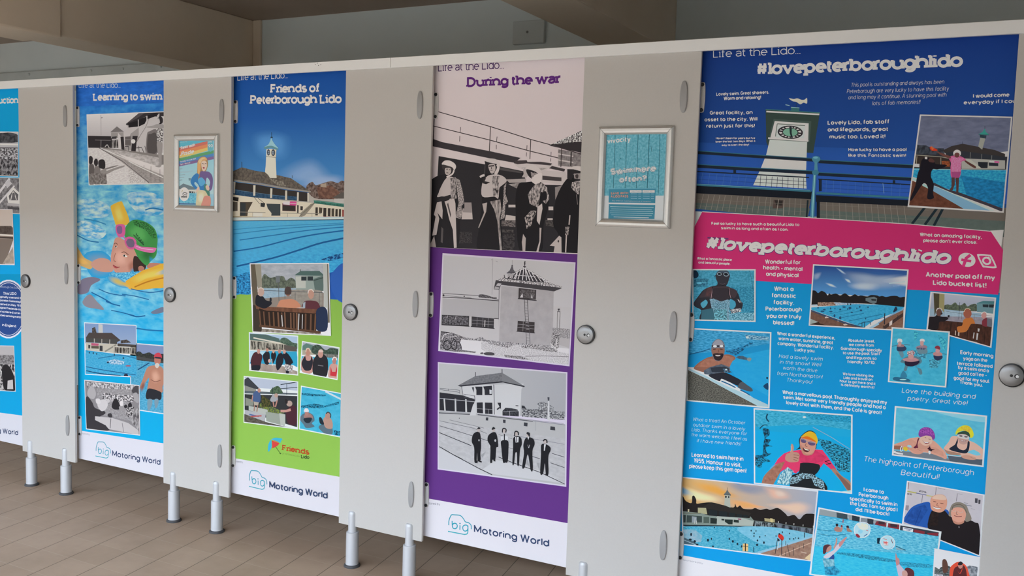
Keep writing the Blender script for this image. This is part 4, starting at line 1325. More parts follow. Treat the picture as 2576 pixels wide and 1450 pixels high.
g b8babe a0a3ab 60 60 60 620 1460 660 1470 160
p b4b7bd 60 590 420 620 700 650 1460 740 1465 1430 50 1240
n bfc2ca afb2ba 60 2 2 60 700 1460 900 1460 1400 60 1200
p c6cad4 60 1000 650 1300 1460 1420 60 1240
p c6cad3 700 1130 1180 1250 1450 1390 660 1290 540 1240
l 4a4c55 9 60 612 410 630
l 4a4c55 8 490 632 1100 706
l 77798a 6 1100 700 1455 745
l 8d9099 5 70 600 400 615 1440 730
l 55575f 4 70 700 440 780 590 840
l 6a6c75 4 180 690 560 780
l 3d3f48 5 70 755 430 865 600 920
l 6a6c75 4 720 850 870 900
l 2f3038 7 66 830 420 975
l 77798a 4 880 860 1450 960
l 6a6c75 4 800 990 880 1010
l 3d3f48 6 1310 1060 1450 1102
l 3d3f48 6 1095 1095 1180 1120
l 3d3f48 6 1295 1165 1450 1218
l 2f3038 8 66 985 230 1080 500 1225 650 1298
l 2f3038 9 230 1080 320 1125
l 2f3038 7 720 1100 870 1160 1180 1270 1450 1398
p 2f3038 284 667 290 667 290 677 284 677
p 3a3c45 582 663 608 663 606 697 580 695
p 3a3c45 770 688 800 690 798 725 772 722
p 3a3c45 1002 717 1043 722 1040 762 1000 756
p 3a3c45 1295 760 1345 768 1348 806 1292 800
l 8d9099 4 1132 700 1132 810
p c4c7cd 330 310 1000 290 975 350 960 650 680 640 320 600 320 340
p 2d2e36 70 385 330 420 460 465 455 485 70 450
l 4a4c55 4 72 340 290 362
l 4a4c55 4 72 355 290 385
l 4a4c55 4 165 345 165 370
l 4a4c55 4 290 362 290 400
p 2b2c34 70 440 460 480 415 610 70 590
p c4c7cd 112 450 128 450 138 590 122 590
p c4c7cd 236 455 252 457 256 600 238 600
p c4c7cd 352 460 368 462 374 606 354 604
l b5b8c0 8 70 588 420 612
l 9da0a8 8 72 452 460 490
p c4c7cd 410 620 440 520 468 490 480 490 470 640 400 640
l 4a4c55 4 340 405 455 425
l 4a4c55 4 340 440 455 455
l 4a4c55 4 350 405 350 450
l 4a4c55 6 312 320 332 430
l 3a3c45 6 455 420 462 480
p 2b2c34 462 322 542 322 542 416 476 416 476 360
p 2b2c34 552 320 648 312 650 414 568 416 566 360
p 3a3c45 425 328 450 328 446 392
p c3c7d0 620 355 645 360 645 402 622 402
p 2b2c34 480 498 546 496 550 618 482 612
p 2b2c34 570 498 652 500 655 626 572 622
l 9da0a8 4 480 565 550 570
l 9da0a8 4 572 570 655 575
l 9da0a8 4 612 570 612 622
l 33353d 7 668 300 676 630
p 2f3038 708 500 748 500 748 575
p 33353d 700 570 730 545 740 560 708 580
n 24252c 44464f 18 1 3 765 590 800 555 860 560 930 575 945 600 945 652 765 642
l 9da0a8 4 770 600 940 590
l 9da0a8 6 845 590 845 650
p 2f3038 910 528 940 530 940 538 910 536
p 2f3038 977 530 1005 535 1030 568 977 568
p 77797f 268 312 465 205 760 168 1010 318 755 262
n 77797f 66686f 20 1 4 268 312 465 205 760 168 755 262
p 33343c 268 310 755 262 1012 316 1005 328 770 276 300 322
l 33343c 8 466 160 466 208
l 33343c 8 760 128 760 172
n 3d3f48 b0b3b9 22 2 5 980 565 1200 575 1450 600 1450 690 980 655
l 4a4c55 5 980 600 1450 640
l 3d3f48 5 980 575 1270 590
n 55575f b0b3b9 12 .8 6 1150 510 1190 485 1240 495 1330 550 1330 590 1160 570
p c4c7cd 1268 480 1282 480 1286 690 1260 690
p 4a4c55 1262 440 1284 440 1282 478 1266 478
p c4c7cd 1262 660 1290 660 1290 700 1258 690
p 9da0a8 525 1080 580 1040 545 1110
p 9da0a8 1035 1130 1050 1140 1060 1200 1030 1180
p 9da0a8 1140 1165 1175 1165 1175 1255
s 1f2026 440 850 490 820 520 850 528 985 520 1060 522 1135 492 1140 490 1160 455 1155 452 1000 425 930
p c4c7cd 484 1050 488 1140 480 1140
e b5aeb0 502 800 17 26
s 24252c 484 790 500 770 520 780 515 790 492 792
l 1f2026 14 492 1140 535 1156
l 1f2026 14 455 1150 488 1164
e cfd3dc 505 915 6 12
s 1f2026 610 860 665 825 700 850 718 980 695 1000 685 1130 655 1130 648 1160 628 1155 630 990 600 920
e b5aeb0 665 800 17 24
s 24252c 646 790 662 768 684 780 680 790 650 800
l 1f2026 13 632 1158 650 1158
l 1f2026 13 665 1135 686 1146
e c3c7d0 622 985 9 18
e c3c7d0 685 918 10 14
p c9cdd6 745 880 765 870 805 865 830 880 822 920 750 920
s 1f2026 752 922 825 922 830 1020 822 1150 795 1162 770 1155 752 1000
e b5aeb0 784 815 16 28
c 24252c 12 764 830 768 790 790 785 805 800 800 830
l 24252c 12 786 845 786 920
s 1f2026 885 890 930 870 970 890 978 960 958 1020 946 1185 928 1185 925 1060 905 1060 892 1175 874 1175 882 980
p cfd3dc 905 880 945 880 940 938 910 940
l 24252c 8 922 880 918 935
e b5aeb0 918 845 17 24
c 24252c 12 898 870 902 825 920 816 938 830 940 860
s 1f2026 1015 900 1050 880 1105 900 1120 960 1095 1040 1100 1240 1075 1240 1045 1070 1010 1212 982 1215 1002 1060 995 970
e b5aeb0 1046 853 18 28
s 24252c 1030 840 1042 824 1068 840 1062 880 1050 860
p cfd3dc 1040 880 1060 880 1050 912
c cfd3dc 4 1045 965 1055 1000 1065 965
l 1f2026 13 1075 1238 1096 1246
l 1f2026 12 982 1212 1010 1212
s 1f2026 1192 970 1235 955 1290 990 1295 1030 1270 1100 1272 1285 1245 1290 1232 1170 1215 1280 1182 1280 1190 1070
e b5aeb0 1236 930 20 26
c 24252c 13 1216 925 1230 908 1252 915 1256 945
p cfd3dc 1225 960 1245 960 1232 1030 1222 1030
l 1f2026 13 1240 1288 1268 1300
'''
D4 = r'''
= poster 0 0 1 .6
g 0f2658 1f4788 1690 100 2640 50 2640 570 1690 530
p 0b90d0 1690 690 2560 740 2520 1580 1660 1580
p dfe2ee 1660 1388 1712 1397 1819 1416.8 2560 1554 2560 1640 1660 1640
= printed_photo 1740 220 4.366 .7 clock tower seen from below behind green railings
k 0 0 3600 0 3600 1690 1200 1450 -60 1340
g 1d4484 2850a0 -40 600 3600 740 3600 1290 -60 1090
p 2c3a35 812 238 1408 275 1335 722 1250 715 835 640 820 600
p 3a4842 900 348 1315 372 1295 600 845 570
l b3b8b4 17 820 265 1402 297
l 33615f 9 812 242 1410 279
p 2e5a5c 1090 215 1185 222 1180 260 1090 255
l 7fa0a0 6 1092 218 1184 225
l 1c3550 7 1150 160 1148 218
l 8fb0c8 7 1030 190 1075 200
s c6b797 1068 118 1120 128 1160 120 1205 136 1240 134 1266 116 1266 176 1228 168 1192 186 1150 160 1105 150
p b5bab6 912 370 1285 395 1280 588 862 560
l 5a665f 9 940 400 1245 420
l 5a665f 9 940 400 920 540
p a9afab 945 415 1245 430 1235 560 925 550
e 29262a 1083 493 139 73 3
e b9bcbb 1083 493 122 61 3
l 29262a 15 960 480 1206 506
l 29262a 15 965 520 1200 466
l 29262a 15 1000 545 1166 441
l 29262a 15 1040 560 1126 426
l 29262a 15 1083 432 1083 556
l 29262a 15 1010 436 1156 550
l 29262a 15 972 452 1194 534
e 29262a 1083 493 90 50 3
e 66907b 1083 493 80 44 3
p 1c2428 1072 435 1100 435 1098 500 1112 560 1098 565 1078 505
p adb3ae 858 572 1268 600 1254 985 1262 1112 675 1076 760 886 818 742
p b4bab6 820 742 1256 770 1254 985 760 886
l b6bbb7 17 840 557 1282 588
l 6f7a74 5 845 572 1280 600
l 66707a 5 735 905 1262 935
l 17202c 12 30 922 1290 990
l 17202c 12 1390 1008 2440 1072
l 22303f 5 760 970 750 1090
l 22303f 5 822 975 814 1095
l 22303f 5 884 980 876 1100
l 22303f 5 942 985 936 1103
l 22303f 5 1000 988 996 1106
l 22303f 5 1060 990 1056 1109
l 22303f 5 1118 994 1115 1111
l 22303f 5 1172 996 1170 1113
l 22303f 5 1230 998 1228 1115
l 22303f 5 700 1005 1262 1035
l 22303f 5 690 1042 1262 1075
l 1f3f78 4 60 960 700 1000
l 1f3f78 4 50 1010 690 1045
l 3b629c 4 120 940 100 1060
l 3b629c 4 200 945 180 1065
l 3b629c 4 280 950 260 1068
l 3b629c 4 360 955 340 1070
l 3b629c 4 440 958 420 1072
l 3b629c 4 520 962 500 1074
l 3b629c 4 600 966 580 1076
l 1f3f78 4 1440 1060 2390 1115
l 1f3f78 4 1440 1105 2390 1160
l 3b629c 4 1480 1020 1475 1150
l 3b629c 4 1560 1025 1555 1155
l 3b629c 4 1640 1030 1635 1160
l 3b629c 4 1720 1035 1715 1165
l 3b629c 4 1800 1040 1795 1170
l 3b629c 4 1880 1045 1875 1175
l 3b629c 4 1960 1050 1955 1180
l 6c90c0 5 2100 1055 2112 1165
l 3b629c 4 2200 1060 2195 1195
l 3b629c 4 2290 1065 2285 1200
l 16202c 34 30 712 700 757 1335 797
l 2e6172 7 40 696 700 742 1335 780
l 16202c 36 1395 815 2440 872
l 2e6172 7 1400 797 2440 852
l 16202c 36 30 862 700 902 1335 937
l 2e6172 7 30 844 700 885 1335 918
l 16202c 36 1390 952 2440 1010
l 2e6172 7 1390 934 2440 992
l 16202c 28 472 880 472 942
l 16202c 30 1412 1010 1412 1142
l 16202c 26 2222 1020 2222 1055
p 5d5751 -60 1150 1310 1220 1260 1470 -80 1360
n 46524f 55605c 60 1 1 -60 1262 1300 1330 1260 1470 -80 1380
p 5d5751 1400 1240 3600 1330 3600 1720 1400 1460
n 46524f 55605c 60 1 1 1400 1350 3600 1480 3600 1720 1400 1470
p 4a3f3b 900 1235 1010 1240 1000 1330 890 1330
p 2a2625 910 1240 1000 1245 990 1300 930 1295
l 8a857c 7 955 1230 930 1400
l 8a857c 7 1015 1235 1005 1420
l 837e76 4 130 1175 85 1350
l 837e76 4 190 1178 148 1353
l 837e76 4 250 1181 210 1356
l 837e76 4 310 1184 272 1359
l 837e76 4 370 1187 334 1362
l 837e76 4 440 1190 406 1366
l 837e76 4 510 1193 478 1370
l 837e76 4 570 1196 540 1373
l 837e76 4 630 1199 602 1376
l 837e76 4 690 1202 664 1380
l 837e76 4 750 1205 726 1384
l 837e76 4 820 1208 798 1388
l 837e76 4 870 1210 850 1391
l 837e76 4 1080 1218 1066 1402
l 837e76 4 1140 1221 1128 1405
l 837e76 4 1200 1224 1190 1408
l 6d6962 3 60 1230 1290 1290
l 6d6962 3 30 1300 1270 1370
l 837e76 4 1480 1250 1484 1450
l 837e76 4 1550 1254 1556 1454
l 837e76 4 1620 1258 1628 1458
l 837e76 4 1690 1262 1700 1462
l 837e76 4 1760 1266 1772 1466
l 837e76 4 1830 1270 1844 1470
l 837e76 4 1900 1274 1916 1474
l 837e76 4 1970 1278 1988 1478
l 837e76 4 2040 1282 2060 1482
l 837e76 4 2110 1286 2132 1486
l 837e76 4 2180 1290 2204 1490
l 837e76 4 2250 1294 2276 1494
l 837e76 4 2330 1298 2358 1498
l 6d6962 3 1410 1290 2600 1350
l 6d6962 3 1410 1400 2600 1455
l 17242b 28 2560 1320 2420 1500
l 17242b 28 2700 1320 2560 1510
l 17242b 28 2760 1330 2660 1520
p 11161f 20 1075 1320 1145 1310 1228 15 1162
l 2f6478 22 30 1068 1310 1140
l 5b8fa0 6 40 1062 1300 1130
p 11161f 1365 1185 2420 1242 2420 1305 1365 1258
l 2f6478 22 1370 1160 2420 1216
l 11161f 34 1390 1240 1390 1440
l 17242b 18 1275 1240 1262 1430
p 477b8e 1330 760 1400 760 1402 800 1380 830 1385 915 1395 935 1370 960 1355 1160 1345 1460 1300 1460 1318 1170 1335 960 1325 930 1345 910 1350 830 1325 800
l 7fb0be 9 1352 965 1338 1160 1325 1440
e 3f7488 1367 788 46 34
e 5f94a4 1360 772 26 12
e 35697d 1360 935 38 28
= pink_band 1730 520 3.22 2.2 pink hashtag band across the middle
p b6bccb 10 35 120 42 20 240
p b6bccb 2450 195 2560 188 2540 330
p b02862 118 42 950 88 1800 142 2455 200 2560 360 2515 714 550 602 -20 566 20 232
l d2bcd0 5 118 42 950 88 1800 142 2455 200
c 5c2f62 12 160 252 330 262
t 4c3068 G 125 347 2122 474 112 #lovepeterboroughlido
t cdd4e2 F 130 342 2117 470 105 #lovepeterboroughlido
e ccd2e2 2262 432 70 56 15
l b3306a 24 2232 486 2256 418 2290 392
l b3306a 22 2216 430 2296 444
s d0d3e2 2345 398 2360 384 2440 390 2462 400 2500 480 2490 500 2410 494 2385 484
s b3306a 2362 408 2375 398 2438 402 2452 412 2484 474 2476 486 2412 480 2394 470
e d0d3e2 2422 440 38 33 20
e b3306a 2422 440 22 18 20
e d0d3e2 2438 412 8 6
t e6c5da B 192 148 905 158 24 Feel so lucky to have such a beautiful Lido to
t e6c5da B 270 184 815 198 24 swim in as long and often as I can.
t e6c5da B 1880 240 2383 262 30 What an amazing facility,
t e6c5da B 1908 288 2345 304 30 please don't ever close.
t e6c5da B 76 430 358 442 22 What a fantastic place
t e6c5da B 86 462 345 474 22 and beautiful people.
t dcd2e4 B 627 463 915 470 36 Wonderful for
t dcd2e4 B 610 510 930 524 36 health - mental
t dcd2e4 B 634 562 898 575 36 and physical
t dcd2e4 B 1928 570 2490 596 40 Another pool off my
t dcd2e4 B 1986 634 2420 658 40 Lido bucket list!
= lettering 1750 90 3.1186 .9
t c4cbe0 L 136 172 822 142 62 Life at the Lido...
t c9cbdc S 472 310 2092 244 100 #lovepeterboroughlido
t b9c4e2 B 162 472 577 456 28 Lovely swim. Great showers.
t b9c4e2 B 220 506 513 496 28 Warm and relaxing!
t a9b6dc H 1218 402 1948 376 32 This pool is outstanding and always has been
t a9b6dc H 1186 452 1985 430 32 Peterborough are very lucky to have this facility
t a9b6dc H 1196 500 1966 478 32 and long may it continue. A stunning pool with
t a9b6dc H 1385 546 1760 534 32 lots of fab memories!!
t b4bcd4 B 2176 488 2462 478 32 I would come
t b4bcd4 B 2102 540 2560 526 32 everyday if I could
= lettering 1740 220 4.366 2.2
t c3cbe2 B 198 300 670 294 42 Great facility, an
t c3cbe2 B 140 374 722 366 42 asset to the city. Will
t c3cbe2 B 160 444 694 440 42 return just for this!
t b9c4e2 B 266 570 698 568 24 Haven't been for years but I've
t b9c4e2 B 263 608 698 600 24 been the last two days. What a
t b9c4e2 B 328 646 630 640 24 way to start the day!
t c3cbe2 B 1492 410 2172 398 46 Lovely Lido, fab staff
t c3cbe2 B 1492 486 2160 480 46 and lifeguards, great
t c3cbe2 B 1512 564 2128 560 46 music too. Loved it!
t c3cbe2 B 1720 702 2360 700 38 How lucky to have a pool
t c3cbe2 B 1720 764 2355 766 38 like this. Fantastic swim!
= lettering 1730 520 3.22 .8
t cfe6f8 B 700 682 858 686 36 What a
t cfe6f8 B 680 736 878 742 36 fantastic
t cfe6f8 B 694 792 862 798 36 facility.
t cfe6f8 B 630 846 925 852 36 Peterborough
t cfe6f8 B 636 902 922 910 36 you are truly
t cfe6f8 B 692 956 863 962 36 blessed!
t bfe2f8 B 724 1042 1194 1080 30 What a wonderful experience,
t bfe2f8 B 735 1082 1178 1118 30 warm water, sunshine, great
t bfe2f8 B 728 1122 1182 1158 30 company. Wonderful facility.
t bfe2f8 B 866 1172 1032 1184 30 Lucky you.
t b5def8 H 738 1226 1092 1250 30 Had a lovely swim
t b5def8 H 745 1272 1078 1296 30 in the snow! Well
t b5def8 H 770 1320 1048 1344 30 worth the drive
t b5def8 H 722 1366 1090 1394 30 from Northampton!
t b5def8 H 800 1418 1008 1436 30 Thankyou!
t bfe2f8 B 1298 1096 1514 1104 26 Absolute jewel,
t bfe2f8 B 1306 1130 1508 1138 26 we come from
t bfe2f8 B 1240 1162 1574 1178 26 Gainsborough specially
t bfe2f8 B 1256 1198 1558 1206 26 to use the pool. Staff
t bfe2f8 B 1284 1234 1530 1244 26 and lifeguards so
t bfe2f8 B 1292 1270 1520 1278 26 friendly 10/10.
t bfe2f8 B 1256 1366 1506 1386 24 We love visiting the
t bfe2f8 B 1262 1398 1496 1414 24 Lido and travel an
t bfe2f8 B 1232 1424 1522 1448 24 hour to get here and it
t bfe2f8 B 1242 1454 1512 1478 24 is definitely worth it!
t bfe2f8 B 2208 1196 2476 1226 32 Early morning
t bfe2f8 B 2230 1244 2428 1262 32 yoga on the
t bfe2f8 B 2180 1284 2470 1310 32 terrace followed
t bfe2f8 B 2190 1318 2440 1346 32 by a swim and a
t bfe2f8 B 2192 1362 2424 1382 32 good coffee -
t bfe2f8 B 2154 1402 2446 1432 32 good for my soul.
= lettering 1700 940 3.22 .8
t bfe2f8 B 2300 84 2486 110 30 Thank you.
t cdeafa B 864 166 1712 252 32 What a marvellous pool. Thoroughly enjoyed my
t cdeafa B 870 206 1700 292 32 swim. Met some very friendly people and had a
t cdeafa B 894 250 1668 334 32 lovely chat with them, and the Café is great!
t bfe4f8 H 1830 154 2425 206 38 Love the building and
t bfe4f8 H 1876 218 2360 258 38 poetry. Great vibe!
t bfe4f8 H 138 384 560 414 28 What a treat! An October
t bfe4f8 H 140 428 560 464 28 outdoor swim in a lovely
t bfe4f8 H 128 468 574 502 28 Lido. Thanks everyone for
t bfe4f8 H 126 508 576 546 28 the warm welcome. I feel as
t bfe4f8 H 170 558 526 584 28 if I have new friends!
t dcf0fc B 128 676 548 712 38 Learned to swim here in
t dcf0fc B 146 724 534 762 38 1955. Honour to visit,
t dcf0fc B 108 768 572 808 38 please keep this gem open!
t cdeafa H 1522 712 2412 826 44 The highpoint of Peterborough
t cdeafa H 1822 822 2130 860 44 Beautiful!
t dcf0fc B 1522 956 1686 978 34 I came to
t dcf0fc B 1482 996 1722 1026 34 Peterborough
t dcf0fc B 1408 1028 1796 1080 34 specifically to swim in
t dcf0fc B 1410 1066 1796 1122 34 the Lido. I am so glad I
t dcf0fc B 1456 1116 1730 1158 34 did. I'll be back!
= printed_photo 2270 280 5.576 2.3 photo of a person in pink on the poolside with arms out, beside one in black
q c2c2d2 4 246 45 1545 76 1422 1425 72 1345
g 55596a 474d60 200 60 1560 70 1560 560 180 560
N 474b5c 61657a 180 2.5 1.2 240 80 1500 90 1500 560 200 500
n 23262c 3a3f48 50 .6 4 200 470 330 480 420 520 580 520 600 640 180 640
p 2a2a30 180 600 1500 640 1500 820 140 820
p 302b2a 565 550 690 490 845 456 1070 500 1300 545 1440 600 1440 640 850 560 600 590
p 272a30 600 580 850 560 1440 640 1440 720 640 680
p 2f2724 180 620 540 650 670 680 670 790 180 790
l 8d8878 9 185 615 540 640 670 665
l 8d8878 8 540 650 540 780
l 8d8878 8 205 630 195 760
n 5f3020 8a4a28 30 1 3 550 700 665 700 665 780 560 780
p 8d8c86 830 660 1440 690 1440 810 830 810
p 1d2026 1060 710 1200 715 1195 800 1070 800
p 20242c 1210 720 1345 730 1345 770 1215 765
p b0b0b8 1220 695 1290 700 1290 722 1215 718
p b04a80 1290 700 1360 705 1355 728 1290 722
l 6a6a66 7 955 575 950 660
l 6a6a66 7 1115 600 1110 670
l 6a6a66 7 1255 620 1250 690
p 9a9a90 870 670 960 680 1110 800 1000 800 940 720
p 7f8078 1095 360 1170 375 1165 380 1120 540 1065 495
p 23323a 1085 330 1180 340 1172 385 1090 370
e 2c3440 1160 362 16 20
p 2f7a70 1155 240 1170 290 1215 330 1068 326 1125 290
l 24504c 7 1068 326 1215 333
l 2c3038 5 1157 205 1157 250
l 2c3038 5 842 425 842 460
n 1a6f9c 2d8fb8 40 1.6 4 140 800 680 815 1460 825 1430 1410 400 1000 140 920
l 8fb8c8 8 150 812 1460 825
n 145a86 1a6f9c 60 2 4 820 900 1440 1000 1420 1400 900 1180
p 4a2a20 130 970 440 1110 860 1370 90 1320
n 4a2a20 5f3a2c 60 1 2 130 970 440 1110 860 1370 90 1320
p 35303a 440 1000 640 1100 800 1140 1420 1370 1420 1420 1200 1330 430 1050
p 6b93b4 430 1040 1250 1400 860 1370 430 1120
p 9fc2d8 430 1040 470 1050 1300 1400 1240 1400
p 8fb4c8 130 930 205 950 205 985 130 960
p 8fb4c8 290 1010 370 1060 360 1085 280 1045
s 15121a 270 690 330 650 430 680 470 740 600 750 620 770 500 815 425 815 400 910 440 1020 430 1150 440 1220 350 1225 360 1080 300 1010 200 1150 130 1250 110 1230 180 1050 210 900 250 780
s 4a2f2c 365 680 400 660 445 690 440 720 380 710
p c6c6ce 315 640 350 640 350 675 315 672
p a8a8b0 165 735 240 738 238 785 160 780
s a84f78 680 630 740 620 800 625 870 660 890 690 830 710 825 800 820 870 790 935 690 930 675 800 680 720 640 640
n a84f78 c27898 20 4 4 690 640 870 660 830 700 820 850 690 850 685 700
p 8a3e6a 685 850 820 850 795 938 695 930
s 5c3a34 480 560 520 575 640 620 680 640 660 665 560 625 490 580
s 4a2e2a 880 690 940 720 1030 775 1020 800 960 770 880 710
s a83018 388 500 430 510 490 540 480 555 420 555 390 530
s d05a30 400 490 440 515 420 545
e c9bcb4 768 590 55 50
e 5a3432 766 615 38 36
p 46302e 690 930 735 930 735 1030 705 1110 650 1118 690 1060
p 46302e 745 935 795 935 790 1050 785 1140 755 1145 755 1040
= printed_photo 1725 670 9.67 2.8 photo of a swimmer in goggles standing hands on hips in the water
q c3cfe2 4.5 155 68 1702 72 1700 1362 158 1325
n 2f7f9e 4a9cb8 60 1.5 3 150 60 1700 60 1700 1370 150 1340
n 1f6a8c 3e93b0 40 1.5 4 1100 500 1680 500 1680 1330 1250 1000
n 1c4a66 3e86a0 45 2.5 5 190 300 560 310 520 490 190 510
s 10283c 190 100 260 110 310 190 300 260 250 290 190 270
e 5fb0c8 330 410 65 24
l 5fb0c8 16 400 405 500 405
l 17425c 7 1550 110 1600 300 1650 600
s 28282f 500 540 640 490 760 460 770 380 740 320 735 240 760 150 830 100 960 95 1050 150 1060 280 1020 420 985 490 1080 530 1200 570 1280 680 1330 830 1390 920 1330 1080 1110 1150 1040 1060 1200 1000 1210 880 1140 820 1080 800 1060 900 1050 1320 370 1320 380 1080 230 990 195 890 330 700 410 600
s 4a97b0 360 920 430 850 490 820 535 880 500 960 420 1020
s 3f90ac 1060 920 1100 840 1150 825 1205 900 1190 1000 1140 1050 1080 1040
s 3c3238 500 540 640 490 700 500 1000 490 1100 530 1200 570 1260 650 1180 780 1090 720 1040 780 850 850 650 780 560 760 430 760 330 760 420 620
n 3c3238 5a3a3a 80 1 2 540 520 640 500 640 700 460 740
s 302b31 660 560 850 530 1040 560 1050 740 950 830 800 840 680 790
n 35566e 8fb8cc 26 2 4 580 800 680 790 850 860 1030 810 1080 850 1060 1060 1080 1320 700 1320 640 1060
n 274a60 7fb0c4 30 2.5 5 640 900 1000 880 1010 1020 680 1040
p 35606f 390 1070 660 1020 720 1310 370 1310
n 35606f 6fb4c4 40 1 5 680 1050 1000 1050 1000 1320 700 1310
l b59aa0 9 650 500 640 640 615 790
l b59aa0 9 1050 530 1070 680 1100 780
l 201a20 22 655 500 655 720
l 201a20 22 1040 540 1060 740
s 3c4d5c 750 180 790 120 860 95 960 95 1040 130 1060 200 980 170 880 160
s 2f2e36 745 200 1055 200 1050 320 1015 420 930 470 850 465 790 400 750 320
c 8fa3b0 13 765 190 790 160 840 160 865 190 850 220 790 220 765 190
e 10131c 815 190 38 26
c 8fa3b0 13 920 190 950 160 1010 165 1040 210 1010 240 950 235 920 190
e 10131c 980 196 46 26
c 5a4f58 12 840 430 900 440 960 425
c 151218 14 840 450 900 465 950 455
l 2a4052 12 690 260 750 200
l 2a4052 12 1055 230 1080 215
n 3c3238 c8d8e4 24 1 7 1230 780 1340 850 1360 900 1300 880
n 3f4a58 d0dce4 28 1 6 1080 1060 1330 1020 1350 1110 1110 1160
n 2f6f8a 7fb8cc 36 1.5 5 1050 1150 1680 1130 1680 1330 1050 1320
= printed_photo 2030 660 8.238 2.8 photo of a busy outdoor pool under a blue sky
q cdd0e2 4 125 42 2108 152 2010 1432 35 1318
g 213f7c 4a84b8 100 60 2100 130 2060 740 90 640
f 8496ae 700 200 1100 190 1500 250 2060 260 2060 520 1600 590 1100 580 800 430
f a0aebc 820 470 1100 410 1500 450 1450 590 1000 580
f 9fb2c8 590 110 700 150 820 250 740 240
f b4c2d2 370 425 520 450 630 530 480 505
f b4c2d2 770 335 880 360 920 435 840 415
c 9fb4cc 18 1700 440 1850 425 2030 405
c 7f9cbc 14 1780 495 1920 488
f 7f90ac 130 240 310 200 250 350 140 370
s 1b1719 90 620 170 590 230 640 300 595 380 630 430 690 460 645 500 670 600 650 690 690 790 645 890 710 990 665 1060 700 1120 690 1250 710 1330 680 1450 690 1500 710 1560 700 1640 720 1750 700 1860 700 1930 730 2040 730 2010 930 1400 870 700 850 90 890
p 6a4c40 220 850 560 840 560 900 230 910
n 6a4c40 a08878 30 1 5 220 830 700 830 760 880 560 900 230 910
p 5c6a70 1215 745 1390 715 1455 750 1440 840 1380 870 1215 800
p 232526 1330 760 1440 770 1430 800 1340 795
n a8b4c0 7f98b0 30 1 4 560 830 920 850 1200 870 1100 890 600 890
n 2a8ab4 3a9cc4 50 2.5 3 90 940 600 900 1000 870 1500 880 2020 930 1960 980 1790 1060 1400 1200 1180 1360 700 1200 90 985
p a8b8c8 100 880 215 875 215 910 100 905
l 1d6f9c 9 470 1070 900 980
l 1d6f9c 9 680 1090 1100 1010
l 1b6896 12 720 1150 1180 1060
l 1b6896 14 870 1220 1560 1080
l 1b6896 14 1060 1285 1620 1140
l 2f4a5c 12 1060 1290 1180 1240 1310 1240 1320 1300
l 1d3a4a 12 1190 1240 1190 1360
l 1d3a4a 12 1140 1260 1140 1340
n 5c4238 6d5042 60 1 2 80 1000 650 1200 1170 1390 1170 1410 50 1310
p 33435c 80 985 450 1120 850 1260 1260 1370 1200 1385 800 1280 420 1150 80 1015
p 8d9a98 70 1170 230 1240 60 1290
p 33231c 60 1290 240 1240 270 1270 400 1310 60 1310
p b8aca4 370 1140 400 1125 460 1150 380 1165
p b8aca4 640 1190 650 1240 640 1240
p b8aca4 750 1290 800 1275 850 1300 770 1315
n 6a4c40 7a5c4c 60 1 2 1330 1390 1640 1150 2000 960 1990 1420 1400 1420
p 6a94b4 1790 1060 1960 980 2010 950 2010 985 1640 1160 1330 1390 1260 1380
p 8fb0c8 1250 1380 1470 1255 1500 1290 1320 1392
p 3a2c2a 1590 1330 1990 1050 1985 1130 1600 1400
p c4b4b0 1710 1240 1770 1200 1765 1290 1705 1330
l 3a2c2a 12 1580 1310 1580 1400
l 22252e 18 1612 1060 1605 1290
l 22252e 10 1885 1100 1880 1180
s 1c2c44 1840 920 1870 960 1865 1000 1790 1040 1800 990
e 1d4a70 320 1020 40 16
e 1d4a70 360 985 30 14
e 1d4a70 495 1025 34 14
e 1d4a70 490 960 16 22
e 1d4a70 580 960 12 16
e 1d4a70 690 980 22 18
e 1d4a70 770 930 38 16
e 1d4a70 890 950 30 26
e 1d4a70 840 970 10 20
e 1d4a70 1095 925 14 22
e 1d4a70 1035 955 14 12
e 1d4a70 1120 1000 26 20
e 1d4a70 930 1040 24 16
e 1d4a70 570 1110 20 30
e 1d4a70 690 1155 26 30
e 1d4a70 1265 935 14 18
e 1d4a70 1215 1170 14 18
e 1d4a70 230 945 16 14
e 22303c 845 870 12 22
e 22303c 905 875 12 20
= printed_photo 2220 730 5.8 2.8 photo of three people on a wooden bench looking over the pool
q cdd6e6 4 700 24 1660 112 1590 845 640 578
g 9aa0ae 8890a0 700 30 1660 100 1640 330 690 280
N 39423c 55604e 30 1 3 900 230 950 210 1000 220 1060 180 1100 220 1150 220 1200 190 1240 240 1300 210 1370 210 1370 310 900 280
p 7f98a8 690 270 900 280 1180 310 1440 340 1440 420 690 380
n 7f98a8 95a8b4 40 2 2 910 300 1180 310 1180 400 910 380
n 787480 8a8690 60 2 2 680 380 1600 400 1600 540 680 560
p 3f3a2a 745 45 905 62 900 330 880 300 800 260 760 380
p 857f5a 830 55 905 62 900 330 890 320 860 280 825 265
p 5c7c84 1375 190 1470 160 1650 165 1650 350 1380 320
p 3f6a70 1375 195 1470 158 1650 165 1650 205
p 20282e 1460 210 1650 210 1650 260 1465 250
l 6a8a94 5 1550 205 1548 260
l 2a3036 5 1128 180 1112 430
l 4a5058 4 920 310 1180 350 1600 380
l 4a5058 4 1160 340 1155 430
l 4a5058 4 1340 360 1335 470
n 33201a 45291f 40 .4 3 830 460 940 450 1600 520 1590 840 980 720 640 590 680 520
l 20130f 7 1000 480 980 720
l 20130f 7 1250 520 1230 760
l 20130f 7 1500 540 1480 800
p 8d8a86 1070 700 1200 720 1180 750 1040 730
p 8d8a86 1260 740 1380 760 1400 790 1260 780
p a8a8a8 1390 560 1420 565 1410 610 1390 605
p a8a8a8 1375 630 1400 635 1385 730 1368 725
